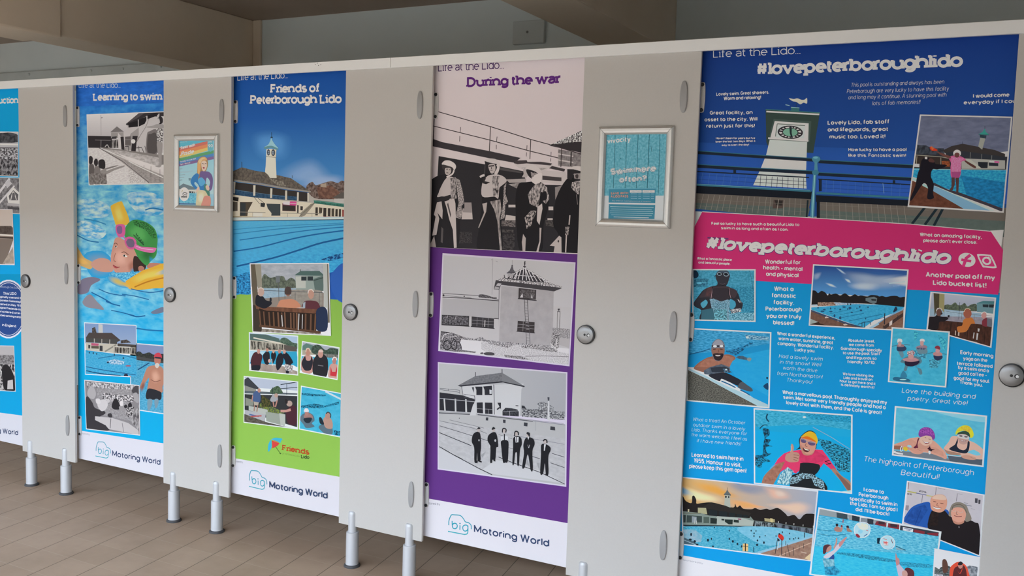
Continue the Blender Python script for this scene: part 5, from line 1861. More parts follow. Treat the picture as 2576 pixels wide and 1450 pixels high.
p a8a8a8 1330 620 1345 622 1330 710 1318 705
p a8988c 1060 590 1075 595 1070 665 1055 660
p a8988c 1105 600 1125 605 1120 670 1100 668
s 1c171b 680 400 760 390 800 360 860 390 940 395 960 420 900 460 830 470 800 580 650 580 665 480
e 5a4038 825 330 42 52
c b0a49c 12 785 310 800 275 840 265 868 290
e 2a2226 862 345 14 14
p 1c1a20 950 370 978 365 978 400 955 400
s a86430 1180 440 1240 400 1310 410 1350 490 1290 500 1230 600 1150 620 1100 610 1090 540 1160 520
e 8a5040 1240 345 60 68
c c0a890 10 1190 320 1210 280 1250 270 1285 290
s 6a2a34 1455 450 1500 410 1530 420 1540 530 1460 520
p 5a5e68 1525 410 1600 430 1600 545 1525 530
e a87c78 1480 370 38 50
c cdbab4 10 1450 350 1465 325 1500 322 1525 350
= printed_photo 2220 730 5.8 3.9 photo of four swimmers in flowered caps
q cdd6e6 4 133 540 985 605 930 1425 78 1345
n 2f94b4 46a8c4 90 1.5 1.6 130 540 980 590 930 1420 80 1340
n 1f7fa4 4fb4cc 40 2 5 460 590 520 620 500 700 470 760
n 1f7fa4 4fb4cc 40 2 5 800 650 940 740 900 900 850 780
n 2a6480 4fa8c0 30 1.6 5 440 880 660 900 640 1000 540 1010
n 2a6480 4fa8c0 30 1.6 5 680 1000 860 1020 800 1140 690 1140
s 5c7f90 230 890 290 890 310 960 280 990
s 2a3a56 210 830 260 800 310 810 350 850 320 890 220 890
s 8a6a70 215 800 260 790 310 800 310 830 220 830
e a8888a 252 785 26 34
s c4ccd8 218 770 222 720 250 710 285 725 285 765 250 750
l 3a6a84 10 140 825 215 805
l 3a6a84 10 310 795 400 805
s 5f7c8a 490 850 560 820 640 840 650 920 540 930 500 880
s 8a7480 480 840 540 810 620 805 655 840 590 850 530 845
n 2f3450 6a6a80 24 1 4 500 840 640 845 620 870 510 865
e b08a88 575 775 28 40
s c8bcc4 545 750 550 722 580 712 612 725 612 755 580 745
s 26304c 745 955 800 945 870 960 870 1000 810 1030 760 1010
s a87c7c 740 920 800 900 860 920 870 955 800 965 745 950
e b08488 805 885 32 34
s 7a2c3c 762 850 775 822 810 812 838 835 840 870 800 860
l 3a6a84 10 660 930 740 910
l 3a6a84 10 870 930 935 940
s 4f7484 260 1050 320 990 400 960 500 970 570 1020 560 1070 480 1120 560 1150 580 1220 540 1230 490 1110 380 1110 350 1180 310 1170 330 1080
s 241c32 330 1035 420 1040 530 1030 530 1070 440 1115 340 1100
s a87c80 290 1010 380 990 420 1000 470 990 530 1020 500 1040 420 1050 340 1040
e b08484 415 970 42 40
n 7a2434 e0d0d4 16 1 5 360 900 440 880 475 910 465 945 360 945
s 2f7494 300 1180 350 1230 350 1280 260 1280
s 245c7c 180 1270 380 1300 385 1340 170 1320
e 8fc4d8 300 1308 50 10
= printed_photo 1720 820 6.743 .9 photo of a bearded swimmer in a silver cap at the pool edge
q c9d6e6 4.5 60 35 1488 108 1455 1405 45 1278
g 1d7fb0 138fc8 60 40 1490 100 1440 800 60 700
n 1d7aac 4aa4cc 60 4 3 80 60 1460 130 1460 300 800 420 80 480
p 1592cc 700 600 1460 500 1440 1400 700 900
n 1592cc 2ba0d4 140 2 1.2 700 560 1460 400 1440 1200 900 900
n 1a6090 8fbcd4 40 2.5 4 1040 150 1440 190 1440 250 1060 230
e b8d0dc 1080 195 28 16
l 1a4f78 14 100 485 300 440 450 392
n 123c60 2a88b8 36 2 6 700 430 850 400 1050 330 1160 260 1180 300 1060 350 990 440 880 500 760 460
p 123c60 1400 870 1430 870 1430 910 1400 900
s 123c60 1350 1030 1400 980 1430 980 1430 1090
s 8a5c4c 170 720 250 630 380 550 480 520 560 500 680 490 780 490 870 530 870 570 820 610 780 700 760 770 500 830 340 790 240 760
n 8a5c4c a87460 70 1 1.5 200 700 380 560 560 560 700 500 860 540 780 690 520 700
n 5f6a78 3a4858 60 2 2 340 760 450 700 640 650 780 700 760 760 500 840 350 820
p 2c3440 450 710 700 690 780 730 740 790 480 790
n 4a6478 33485c 50 1 2 880 540 920 515 1000 510 1090 550 1090 590 1040 580 940 560
s 7a8a90 1070 560 1110 540 1150 560 1120 605 1085 590
s 23242e 420 840 620 800 720 800 850 860 990 940 980 1010 920 1020 740 940 640 900 600 940
n 1a1c26 4a6a84 40 1 5 660 720 740 740 820 790 760 800 680 790
e b8ccd8 720 745 18 14
s 4a5058 985 950 1080 1010 1150 1060 1170 1105 1110 1115 940 1060 920 1020
c 1a5f8c 20 640 940 760 990 880 1050
c 1a5f8c 20 960 1090 1060 1140 1120 1180
p 9fc0cc 80 720 400 860 700 1010 1000 1140 1430 1340 1430 1400 1240 1360 800 1120 400 900 80 750
n 3f3f3c 6d6d66 16 1 4 60 745 400 905 800 1120 1250 1360 60 1270
s 6a6c78 470 360 490 290 540 240 590 225 650 250 690 310 695 390 690 470 650 560 600 600 540 590 500 540 470 450
s 8f8f9a 500 300 540 250 590 232 640 255 670 310 660 340 510 345
s 8a6050 485 390 680 390 680 470 640 560 580 580 520 540 490 470
s 2a2025 500 480 560 465 600 470 670 475 660 540 610 590 540 580 510 540
e d0c4c0 580 503 44 16
e 4a2c2c 580 492 50 7
l 33282c 12 500 400 545 395
l 33282c 12 610 395 660 400
c 5a3e38 8 585 400 595 440 580 450
l 23202a 26 480 345 690 345
e c9d2dc 530 348 34 20
e c9d2dc 640 346 34 20
= printed_photo 1890 1025 6.59 .9 photo of a swimmer in an orange cap giving a thumbs up
q cfe2f4 4.5 38 15 1680 125 1672 1440 42 1270
g 1c9cc8 109fd6 50 30 1680 130 1670 900 50 800
p 0ea2d8 50 380 1680 500 1670 1440 40 1300
n 1c8cb4 4ab0d0 60 4 3 50 40 1660 140 1660 380 1100 300 600 300 60 330
n 0f6c94 2fa4cc 40 4 4 900 100 1660 150 1660 260 1000 200
e c4d8e4 880 165 30 16
c 10405c 22 270 110 250 180 290 240
c 10384f 14 140 355 200 300 270 295
N 12303f 1a7098 40 1 5 190 360 290 370 300 460 230 520 320 540 280 620 350 650 250 660 260 760 330 770 250 820 180 850 70 900 70 800 180 790 200 640 210 560 220 500
N 123c50 1a8fbc 30 1.5 6 70 880 200 840 320 900 190 920 170 1000 80 980
n 10384c 2fa0c8 40 2 5 1100 520 1300 560 1640 720 1640 1080 1440 1060 1330 860 1200 700 1120 580
n 12303f 3aa8cc 24 1 6 1330 800 1440 800 1640 1000 1640 1080 1500 1050
l 8a94b0 9 1020 330 1330 500 1640 700
s 9a7060 170 1270 220 1130 400 960 560 860 640 900 560 1000 470 1100 400 1220 340 1300 180 1300
n 8a5c4c a87a68 60 1 2 220 1150 420 960 560 880 600 900 470 1080 400 1200 220 1260
p d83a68 300 1020 380 960 440 860 540 770 640 730 800 710 1050 700 1180 710 1270 830 1330 920 1410 1030 1330 1040 1200 930 1150 1000 1100 960 810 940 810 1040 740 1100 640 1060 560 1030 470 1080 560 900 420 940
n d83a68 b82c58 90 1 1.5 800 720 1060 710 1250 830 1180 900 1060 930 820 920 790 820
l 6a2038 8 1215 890 1310 950
l 4a1830 14 1220 905 1300 880
l 4a1830 14 1240 950 1320 930
s 1c2026 810 930 1090 940 1140 1000 1100 1080 1060 1140 1200 1230 1230 1390 700 1340 640 1280 660 1140 790 1080
n 1c2026 9ac4d8 26 1.2 5 640 1180 840 1090 1010 1110 1200 1230 1220 1370 1050 1300 1000 1180 860 1190 760 1260 650 1280
n 3a88a8 b8d8e8 26 .6 5 480 1110 600 990 700 1060 660 1180 620 1290 420 1270
p d83a68 690 1000 810 930 800 1050 740 1100
s a07868 1330 1040 1400 1030 1500 1140 1640 1240 1650 1380 1590 1380 1480 1220
s 7a5c54 1400 1080 1640 1290 1640 1380 1580 1350
s 22303a 790 540 850 450 960 385 1060 430 1090 560 1080 640 1050 700 820 690 740 710 800 650
s c08c7c 820 510 940 490 1060 560 1070 650 1040 740 980 780 900 790 840 740 810 650
s b4806f 820 620 870 700 900 770 980 780 1040 740 1000 790 900 800 840 750
s e8a828 820 500 880 440 970 400 1060 440 1100 540 1085 610 1050 560 950 500 860 490
s e06a18 860 495 940 485 1050 550 1060 575 960 540 840 510
s 5a4a70 822 530 860 525 905 555 900 590 850 590 825 570
s 5a4a70 940 575 990 570 1055 595 1050 630 990 635 945 610
l 8a8a98 9 815 525 905 550
l 8a8a98 9 905 560 945 580
l 8a8a98 9 945 575 1060 595
c 8a5a4c 10 910 600 895 640 930 655
s 5a2c30 855 670 900 690 965 705 940 745 890 740 860 710
p e0d4cc 865 675 900 692 955 708 950 722 895 710
s b4887a 650 740 660 620 690 620 705 680 695 740 760 750 800 790 790 860 780 900 740 910 660 915 600 900 560 860 580 780
c 7a4c40 9 700 790 790 800
c 7a4c40 9 700 830 780 850
c 7a4c40 9 700 870 760 885
c c8a094 10 660 640 665 700 650 740
p a8d4e4 1590 1385 1660 1375 1660 1430 1480 1400
= printed_photo 2240 1015 8.788 .9 photo of two swimmers in purple and yellow caps at the pool edge
q cbe4f6 4.5 97 60 2140 275 2060 1415 32 1155
n 4aa4c4 5cb4d0 200 2 1.5 90 80 2150 280 2080 1420 40 1160
N 6cb8d0 88b4cc 200 3 1.6 1000 180 2100 300 2080 420 1500 330
p 6a7480 60 1040 250 1060 900 1110 1240 1220 2070 1240 2060 1420 40 1160
p 4a5664 1260 1160 2070 1230 2050 1400 1320 1290
s c49484 70 920 260 850 420 780 540 760 640 760 760 900 920 820 1020 880 1120 980 1200 1070 1250 1190 1210 1240 1130 1200 880 1110 700 1090 640 1130 500 1110 400 1040 240 1020 70 1020
s 8a5c4c 70 940 300 940 500 900 600 980 460 1010 250 1030 70 1010
n c49484 b48070 120 1 1 120 900 460 790 700 950 1000 980 1160 1080 1180 1180 880 1060 500 1060
p 8fbccc 360 950 400 920 450 930 480 980 430 985
s 5c2038 510 980 570 920 600 800 640 770 600 900 610 1000 550 1000
s 3a1828 820 1010 850 960 870 900 890 1000 980 1030 900 1040
s c08c7c 500 1060 580 990 700 1050 720 1090 640 1130 560 1110
c a87868 9 590 1010 640 1040 700 1060
s 2a1c28 850 1030 915 1020 915 1060 850 1060
s d8d4dc 840 1060 880 1055 885 1120 850 1125
p e0e0e8 60 1040 110 1060 130 1080 280 1110 280 1140 180 1130 60 1100
c e4e4ea 18 250 950 220 1010 240 1080
c e4e4ea 14 280 960 260 1060
s d8b030 280 1000 300 970 330 960 380 1000 370 1050 310 1050
s d0a898 660 760 730 710 880 730 930 800 900 900 800 940 720 920 650 850 640 790
s b88878 640 880 720 930 800 945 880 910 820 1000 620 1000
c 7a4440 10 760 750 790 770
c 7a4440 10 840 790 890 800
s 8a3c40 705 820 760 860 860 870 830 895 770 895
p ecdcd6 720 835 765 862 845 868 830 882 765 880
s 7a3a8c 620 690 650 590 740 535 870 545 950 620 985 720 975 790 930 805 900 740 780 715 660 750
n 6a2f80 a050a8 24 1 5 630 660 660 590 740 540 870 550 950 630 970 720 880 690 740 670
s c4a294 1180 990 1290 850 1350 740 1480 730 1750 830 1900 900 2080 1060 2070 1230 1880 1240 1830 1250 1700 1200 1560 1160 1260 1110 1200 1050
p 6ab4cc 1700 1090 1750 1050 1850 1030 1960 1090 2000 1150 1900 1160
s 9a7868 1180 990 1230 1040 1400 1080 1560 1120 1480 1150 1260 1120
s 1c2434 1300 1020 1420 920 1460 840 1480 780 1490 860 1470 940 1520 1010 1620 1040 1690 980 1710 840 1750 860 1740 1000 1690 1100 1560 1100
s b88c7c 1560 1170 1700 1150 1880 1200 1880 1250 1740 1250 1620 1220
c 9a7060 8 1760 1190 1830 1220 1880 1245
s ac8c84 1490 700 1560 660 1720 700 1740 780 1700 880 1620 915 1540 890 1490 800
s e0c030 1440 650 1490 560 1600 495 1720 500 1800 570 1840 680 1820 750 1760 760 1740 660 1620 610 1500 650 1450 700
n e0c030 d89c38 40 1 4 1460 620 1600 500 1720 505 1790 580 1740 640 1620 600
s 2c4438 1490 660 1560 630 1660 615 1740 660 1755 750 1660 690 1560 680 1490 700
s b4b4b4 1485 700 1560 690 1690 710 1740 750 1720 800 1620 790 1500 760
s 6a5c60 1530 705 1590 715 1580 745 1530 735
s 6a5c60 1640 720 1710 735 1690 760 1640 752
s 7a4444 1550 810 1610 830 1680 820 1640 850 1580 845
p e4d8d4 1560 815 1610 835 1670 828 1640 842 1580 840
l e8ecf4 12 1240 1150 1560 1185
= printed_photo 2030 1200 5.724 .9 photo of a couple in front of a timeline wall
q cfe6f8 4.5 1440 57 2560 258 2500 1155 1365 700
n b0aeb8 bcbac4 200 1 1 1400 60 2540 240 2480 1160 1380 700
l a8a45c 18 1440 210 1580 235
l b4b070 16 1720 270 1900 300
t 22222c S 1612 215 1720 238 24 2016
t 22222c S 1425 258 1512 268 24 2010
l 4a5484 10 1570 235 1720 265
l 2c2c34 5 1860 150 1852 260
l 2c2c34 5 1665 265 1652 375
l 2c2c34 5 2165 240 2152 355
l 7a7a84 6 1880 160 1990 185
l 7a7a84 5 2180 245 2240 255
l 7a7a84 7 2260 375 2320 385
l 6a7484 10 2260 400 2370 425
l 8a8a94 5 2360 460 2420 470
p 44444c 2420 310 2460 315 2455 380 2418 375
p 44444c 2470 330 2500 335 2495 395 2468 390
l 7a3a3a 8 1465 80 1455 180
p 8a8490 1420 410 1470 415 1460 490 1415 480
s 2454a4 1390 640 1420 560 1500 450 1600 395 1760 365 1790 470 1900 520 1980 470 2040 500 2030 600 1900 700 1780 740 1640 720 1500 690
n 2454a4 1c4084 60 1 2 1400 640 1520 460 1700 400 1740 480 1600 700
l 173a7c 8 1640 480 1560 690
s 1e1a1e 1790 500 1880 500 1980 490 2050 560 2200 640 2320 620 2420 660 2480 720 2460 1150 1900 1000 1900 800 1740 740
n 2c201e 1a1618 50 1 2 1800 510 1900 500 1880 700 1760 720
s c4907c 1775 390 1790 300 1870 258 1970 265 2015 330 2010 430 1960 500 1890 515 1800 480
s d4b0a0 1800 310 1870 262 1970 270 2005 330 1900 330
c 5a3430 9 1820 355 1860 365
c 5a3430 9 1920 380 1965 390
c 8a5448 8 1880 380 1870 415 1900 425
s e8dcd4 1815 425 1860 445 1930 455 1880 468 1830 450
c 8a4038 7 1812 422 1860 442 1935 452
s 7c766e 2040 560 2060 460 2100 390 2190 365 2290 410 2330 500 2370 600 2340 640 2280 640 2260 520 2100 480 2080 560
s c89484 2075 540 2090 470 2160 440 2250 460 2290 540 2260 640 2180 670 2110 640
c 5a5048 8 2090 480 2110 420 2200 400 2260 440 2300 520
s b4806f 2080 560 2100 620 2180 660 2260 640 2250 670 2180 690 2110 660
c b8a8a0 6 2080 480 2100 500 2140 505 2140 480
c b8a8a0 6 2170 490 2190 515 2235 515 2240 490
c 7a3c3c 9 2120 560 2170 575 2230 570
c 8a6a60 7 2160 500 2150 540 2175 545
p c8c8d0 2180 720 2198 722 2190 740
= printed_photo 1700 1190 6.305 1.6 photo of the lido and its clock tower at sunset
q d4dcf0 4.5 82 62 2262 282 2152 1408 102 1145
g d8ae6c 98a2b6 80 60 80 640 2260 780 2260 270
f 8c90a2 700 130 1100 160 1500 210 1560 300 1300 380 1000 330 800 240
f ecdcb0 95 200 400 290 700 380 760 470 500 480 200 440 95 420
f dca04c 250 130 600 160 800 260 1080 400 900 440 600 350 300 240
f e4a468 780 420 1100 440 1350 520 1500 560 1200 590 900 560
f d8b09c 1360 230 1560 230 1800 300 1850 420 1700 450 1500 420
f dcbca8 1400 500 1700 470 2000 440 2200 520 2150 650 1950 700 1750 640
f d4c0b4 1560 270 1700 280 1780 360 1660 400 1560 350
s 221e1e 100 390 160 450 250 480 260 380 290 365 325 430 330 490 420 480 560 470 700 500 880 550 930 540 940 490 970 550 1020 520 1070 570 1200 580 1260 560 1340 590 1440 570 1500 590 1620 560 1740 650 1780 690 1880 670 1960 740 2030 670 2100 650 2230 690 2200 980 1600 880 1200 860 100 840
p 2a2826 400 560 560 468 780 520 870 550 1200 640 1160 690 500 570
p a8b0a8 775 350 865 352 862 440 868 555 768 515 775 440
s 5a6468 765 345 800 300 816 270 835 300 875 355 815 350
l 3a4448 7 760 348 876 358
e 24282c 795 382 14 18
e 24282c 840 385 10 18
l 2a2420 5 818 235 818 275
p a8a888 350 555 480 560 500 660 350 640
p 7c8c88 110 610 400 640 530 680 660 690 1170 720 1180 690 1240 760 1220 850 110 830
p 20282c 520 580 660 600 660 690 520 670
p 20282c 680 605 820 620 818 700 680 690
p 20282c 838 630 945 640 940 700 838 705
p 20282c 965 650 1060 665 1050 710 965 705
p 20282c 1070 665 1150 680 1150 710 1070 705
p a8b4b0 660 690 1060 720 1200 760 1240 760 1220 850 650 830 640 720
p 24302f 775 740 905 745 900 820 840 820 780 780
p 24302f 920 745 1000 752 1000 795 918 785
p 24302f 725 730 770 735 768 760 725 755
p 8a5068 985 725 1040 730 1035 750 985 745
p 2f3a3c 120 670 160 670 155 790 120 790
p 3a4848 175 675 415 690 415 790 170 790
p 4f5f5a 440 700 530 705 530 800 440 800
p 26302f 548 715 655 725 650 810 548 805
p 8c98a4 255 690 330 700 330 790 255 790
l c8ccc8 8 305 715 300 810
l c8ccc8 8 330 760 330 815
l 6a6c60 14 110 640 400 645
p c8c0a0 190 575 215 578 212 625 190 620
p a8a07c 1405 720 1570 740 1570 790 1410 770
p c8bc8c 1500 720 1540 730 1535 790 1500 780
n 20242a 8a98a0 22 .3 5 1245 770 1560 800 1560 860 1245 850
n 181a20 6a7484 60 .3 4 1570 790 2200 900 2190 970 1600 870
l 5a6868 10 1240 760 2190 890
l c8ccc8 10 1628 770 1626 800
l c8ccc8 10 1750 785 1748 815
l c8ccc8 10 1875 802 1873 832
l c8ccc8 10 2020 822 2018 850
l c8ccc8 10 2182 840 2180 870
l 20303a 12 110 832 1250 852
n 2f98c0 64b8d4 40 2.5 3 110 850 700 850 1500 870 2190 980 2180 1030 1700 1140 1300 1280 110 1130
N 68b4d4 80c0dc 60 2 2 1000 860 1600 870 2180 980 2150 1030 1500 1160 1100 1000
n 98b8cc 70acc8 60 1 3 115 900 300 900 420 1000 400 1100 250 1110 115 1010
p 4a6474 110 1020 260 1080 370 1150 110 1130
l a8c4d4 9 110 1060 330 1150
p 8cbcd8 1250 1270 2170 1000 2170 1030 1680 1180 1350 1280
n 8a6a60 a08474 60 1 2 1340 1280 1680 1180 2180 1025 2140 1400 1500 1320
p d8c4a0 2040 1360 2170 1250 2150 1400
l c8b0a0 10 1640 1320 2150 1110
p c0b0a4 1980 1250 2075 1270 2070 1285 1985 1262
s c8342c 1620 1010 1640 970 1690 990 1715 1040 1690 1080 1650 1050
e 1c1c24 1642 972 14 14
p 2c3448 1605 1040 1640 1050 1650 1080 1620 1090
l 2a2c34 9 1610 1070 1575 1290
l 2a2c34 9 1680 1050 1678 1310
l c8c8cc 10 1640 1090 1610 1220
l 2a2c34 7 1745 1080 1740 1150
l 2a2c34 7 1765 1130 1810 1330
l 2a2c34 8 1745 1250 1742 1320
l 2a2c34 8 1868 1190 1862 1315
l 2a2c34 6 1960 1150 1955 1250
l 2a2c34 6 2030 1120 2025 1200
p e0c088 1062 1125 1150 1130 1145 1250 1058 1245
l 3a2c1c 16 1104 1120 1104 1248
l 3a2c1c 6 1062 1165 1148 1170
l 1f4a64 12 1235 1180 1236 1260
e 16283a 243 980 14 26
e 16283a 510 1070 16 24
e 16283a 565 1050 10 18
e 16283a 850 1050 12 18
e 16283a 905 1090 16 20
e 16283a 978 1130 14 20
e 16283a 1045 1170 10 20
e 16283a 1240 1005 10 14
e 16283a 1332 1020 10 14
e 16283a 1242 962 10 14
e 16283a 1295 1075 12 16
e 16283a 1290 1145 18 18
e 16283a 1398 1110 14 20
e 16283a 1418 1000 8 12
e 16283a 1272 925 8 12
e 16283a 1195 920 8 14
e 16283a 848 920 9 14
e 16283a 1690 945 8 18
e 16283a 1590 1005 8 12
e 16283a 1805 965 8 14
e 16283a 1870 1050 10 12
e 16283a 1900 1035 8 10
e 16283a 1945 1040 10 12
e 16283a 1808 1052 10 14
e 16283a 615 868 8 12
e 16283a 590 1170 14 14
e 16283a 230 1060 24 16
e 16283a 300 1090 20 20
e 16283a 340 1140 20 14
l 2a3444 12 2040 950 2040 1030
= printed_photo 2030 1200 5.724 2.2 photo of children throwing clear beach balls in the pool
q cfe4f8 4.5 165 440 1938 790 1800 1800 30 1410
g 3aa4d0 14b0e4 150 520 1900 840 1800 1600 60 1400
n 2f9cc8 78c8e4 50 4 3 160 560 1900 850 1880 1150 120 1000
n 1cacdc 48c4e8 60 4 2 120 1000 1860 1150 1820 1600 60 1400
N 1a6488 3ab0d8 30 4 5 460 1090 800 1120 1270 1200 1240 1230 960 1200 480 1120
N 1f7098 3ab0d8 30 4 5 1350 1230 1800 1270 1800 1310 1400 1290
c 2a7ca4 10 150 760 300 780 420 780
c 2a7ca4 10 160 820 350 850 560 830
p 8c98a0 170 455 430 500 430 590 165 550
p 3a4a54 425 505 585 535 585 620 430 590
p 8a949c 590 540 760 570 770 650 600 620
p 2a3440 650 555 760 580 755 650 650 630
p 7c8894 770 590 960 610 960 690 770 660
p 2f3844 870 600 960 615 955 690 870 680
p 8a949c 960 620 1160 650 1160 730 970 690
p 7a2c38 1005 640 1140 665 1140 725 975 690
p 7a2c38 1170 670 1330 690 1330 760 1165 730
p 3a2c38 1030 640 1120 655 1120 690 1030 680
p 3a2c38 1200 675 1300 690 1300 730 1200 720
p 2f3844 1340 700 1900 800 1890 860 1340 770
p d4dce8 1380 725 1530 755 1525 800 1380 775
l 3a5484 8 1400 745 1515 765
l 3a5484 8 1425 768 1490 778
p 7a2c38 1545 760 1700 790 1690 830 1535 800
p 7a2c38 1720 810 1890 810 1885 855 1750 835
l c8d0d8 12 770 580 765 650
l c8d0d8 12 1155 660 1150 730
l c8d0d8 12 1340 695 1330 770
l a8343c 12 522 615 518 665
e 22202c 432 695 20 20
s a87c74 390 750 430 715 480 740 500 790 420 790
e 7a2c34 500 715 14 18
e b88078 498 750 18 26
s 2a2030 568 710 590 705 605 720 600 740 572 735
s a07870 572 740 600 740 650 795 580 785
e a8d0e4 790 765 118 110
c d8ecf4 10 680 740 720 680 800 655 880 680 910 750 890 830 820 875 740 870 690 820 680 740
N c8d8dc e8e4c8 40 1 4 720 680 860 680 880 750 780 760
s 8a3040 700 830 730 825 765 860 750 880 715 865
l 2a4a8a 9 820 860 870 825
l c85058 8 850 770 880 780
e 88c8e4 770 790 34 30
e a8d0e4 1160 945 105 92
c d8ecf4 10 1055 940 1080 880 1160 850 1230 880 1265 950 1240 1020 1160 1045 1090 1010 1055 940
n c85858 d4e4ec 30 1 4 1100 930 1170 930 1170 990 1110 990
l c85058 8 1100 890 1150 910
l 6a3040 9 1210 900 1235 960
p 10283c 1010 885 1055 880 1040 950 1050 970 1010 965
c 2a5c74 12 1280 1000 1350 1030 1420 1060
p 8aa0ac 1280 1020 1400 1060 1290 1050
s 54303a 230 1060 240 1000 290 975 350 990 330 1030 300 1020 270 1100 235 1110
s b88880 290 1030 340 990 355 1030 330 1070 280 1090
s c8c4d4 240 1150 300 1100 380 1060 420 1000 470 960 510 960 480 1020 400 1100 330 1160 260 1180
s c0888c 460 960 510 910 560 870 575 880 540 930 500 990 470 1010
s c09088 380 1030 410 960 420 890 436 890 430 970 400 1030
s 2c4c90 230 1160 300 1190 380 1120 390 1190 320 1200
n 4a98b8 8cc4d8 40 1 3 220 1180 390 1190 400 1300 250 1300
n 1f6c98 3aa8d4 50 1 4 250 1300 400 1290 490 1370 420 1420 260 1410
s b88488 1275 1150 1280 1100 1300 1160 1330 1190 1330 1260 1300 1300 1280 1240
p bcb4cc 1285 1290 1330 1260 1400 1340 1440 1500 1320 1440
s 5a3038 1410 1330 1460 1310 1530 1350 1545 1420 1500 1500 1430 1400
s c09894 1370 1370 1420 1350 1450 1400 1430 1460 1380 1440
= printed_photo 2030 1200 5.724 3.0 photo of a person holding an orange ring, cut off at the bottom
q d8def0 4 1835 1030 2560 1170 2500 1800 1795 1700
p d4d8e4 1820 1030 2540 1150 2500 1700 1790 1600
N 3a4448 6a7478 30 1 4 1830 1310 1900 1330 1940 1300 2070 1300 2080 1500 1810 1500
s 5a4038 1950 1210 2000 1195 2030 1280 2020 1370 1960 1380
n 5a6470 98a0ac 40 .6 4 2250 1320 2340 1280 2460 1300 2440 1500 2200 1500
s d0503c 2060 1330 2110 1260 2190 1225 2280 1270 2320 1350 2330 1500 2080 1500
s 54282c 2115 1340 2170 1290 2260 1280 2300 1400 2280 1500 2110 1500
s c8483c 2160 1340 2200 1390 2240 1310 2230 1360 2200 1400
e b88078 2210 1285 34 40
s 26242c 2175 1250 2210 1220 2245 1245 2230 1270 2185 1275
n 8a8a98 c0c4d0 20 1 4 1830 1400 1960 1410 1960 1500 1820 1500
= lettering 1700 1190 6.305 .9
t 6c6c84 R 108 1390 432 1450 24 Sponsored by
'''
N1 = r'''
= notice_sheet 430 330 3.904 .3 pastel notice with rainbow bands
p 8cb4c4 0 0 490 0 490 820 0 820
g 78b0c0 a8c4cc 60 80 420 80 420 620 60 620
p 58a0b0 60 80 360 80 360 110 60 160
p b8685c 60 168 360 98 360 128 60 205
p c88058 60 205 360 128 360 160 60 245
p d0b068 60 245 360 160 360 192 60 280
p 5c9468 60 270 420 188 420 222 60 306
p 5080b0 60 300 420 218 420 250 60 332
p 78628c 60 328 420 246 420 276 60 352
p 64a0ac 362 88 412 88 412 188 387 205 362 190
p 6c7c84 80 545 120 515 240 555 240 575 80 575
p c4c4bc 80 570 250 580 250 610 80 605
n 34404a b8bcb8 14 .3 5 170 590 250 596 250 616 170 612
p 4aa0c0 75 605 250 612 250 712 75 712
n 4aa0c0 80bcd0 26 3 3 75 605 250 612 250 712 75 712
p 4c6490 75 708 250 712 250 722 75 720
e e8e8ea 130 620 50 68
c 3a3c44 5 112 622 130 605 160 612
c 3a3c44 4 118 632 140 622 158 622
l b0a87c 6 105 600 115 580
= printed_photo 430 330 3.904 .6 picture of a woman with long ginger hair in a blue top
s 9a7c58 255 470 258 380 262 300 285 262 320 250 350 265 365 320 350 380 335 400 290 420 275 480
s c89c68 262 400 262 310 290 265 330 255 355 275 340 290 300 300 290 380 270 440
s d8b088 270 290 310 262 340 265 310 280 285 320
s d8b4a4 298 310 320 292 346 300 354 330 346 370 325 395 305 375
c 4a3430 4 304 322 312 318 322 324
c 4a3430 4 332 322 342 318 350 324
s 8a3440 312 358 322 354 332 358 324 372
s 6c5c88 290 400 320 395 370 400 400 430 412 480 405 560 380 590 370 560 385 500 350 460 330 580 300 580 280 470
s 3c78b0 192 500 210 450 250 415 275 430 265 480 300 460 335 500 330 580 290 580 270 530 240 500 230 520 262 560 255 580 220 550
s 5ca0c8 265 480 300 455 335 490 330 520 290 540
s 4c7c70 330 520 365 540 380 600 378 650 350 640 330 590
s d8b4a4 340 545 360 530 378 560 370 585 350 575
s d8b4a4 250 570 275 545 280 570 262 600 250 600
s c8c0a0 262 590 330 585 365 640 380 700 370 736 255 736 248 680
f e8dcc0 270 610 320 600 330 680 290 710 262 680
s c88c80 330 640 380 640 392 690 380 736 300 736 310 690
= lettering 430 330 3.904 .9
t e8f0f2 R 86 118 158 106 14 vivacity
t e8f0f2 B 368 112 404 112 14 LIDO
t e8f0f2 B 366 160 412 158 30 90
t f0ecec F 90 182 236 148 30 Swim with
t f0ecec F 92 246 224 218 40 Pride
t d8e4d8 R 88 270 200 244 11 Peterborough Lido
t e8ecf4 B 88 310 246 276 14 Thursday 4th June 2020
t e8ecf4 B 88 336 190 316 14 7pm - 9pm £5
l 8a9aa4 4 84 372 112 370
l a0b0b8 3 84 400 215 392
l a0b0b8 3 84 410 180 404
l 8a9aa4 4 84 432 140 428
l 8a9aa4 4 84 458 130 454
l 7a8a94 4 84 482 112 480
t 2c343c B 172 485 192 483 20 T2
t 3a3c44 B 100 658 158 652 18 PRIDE
'''
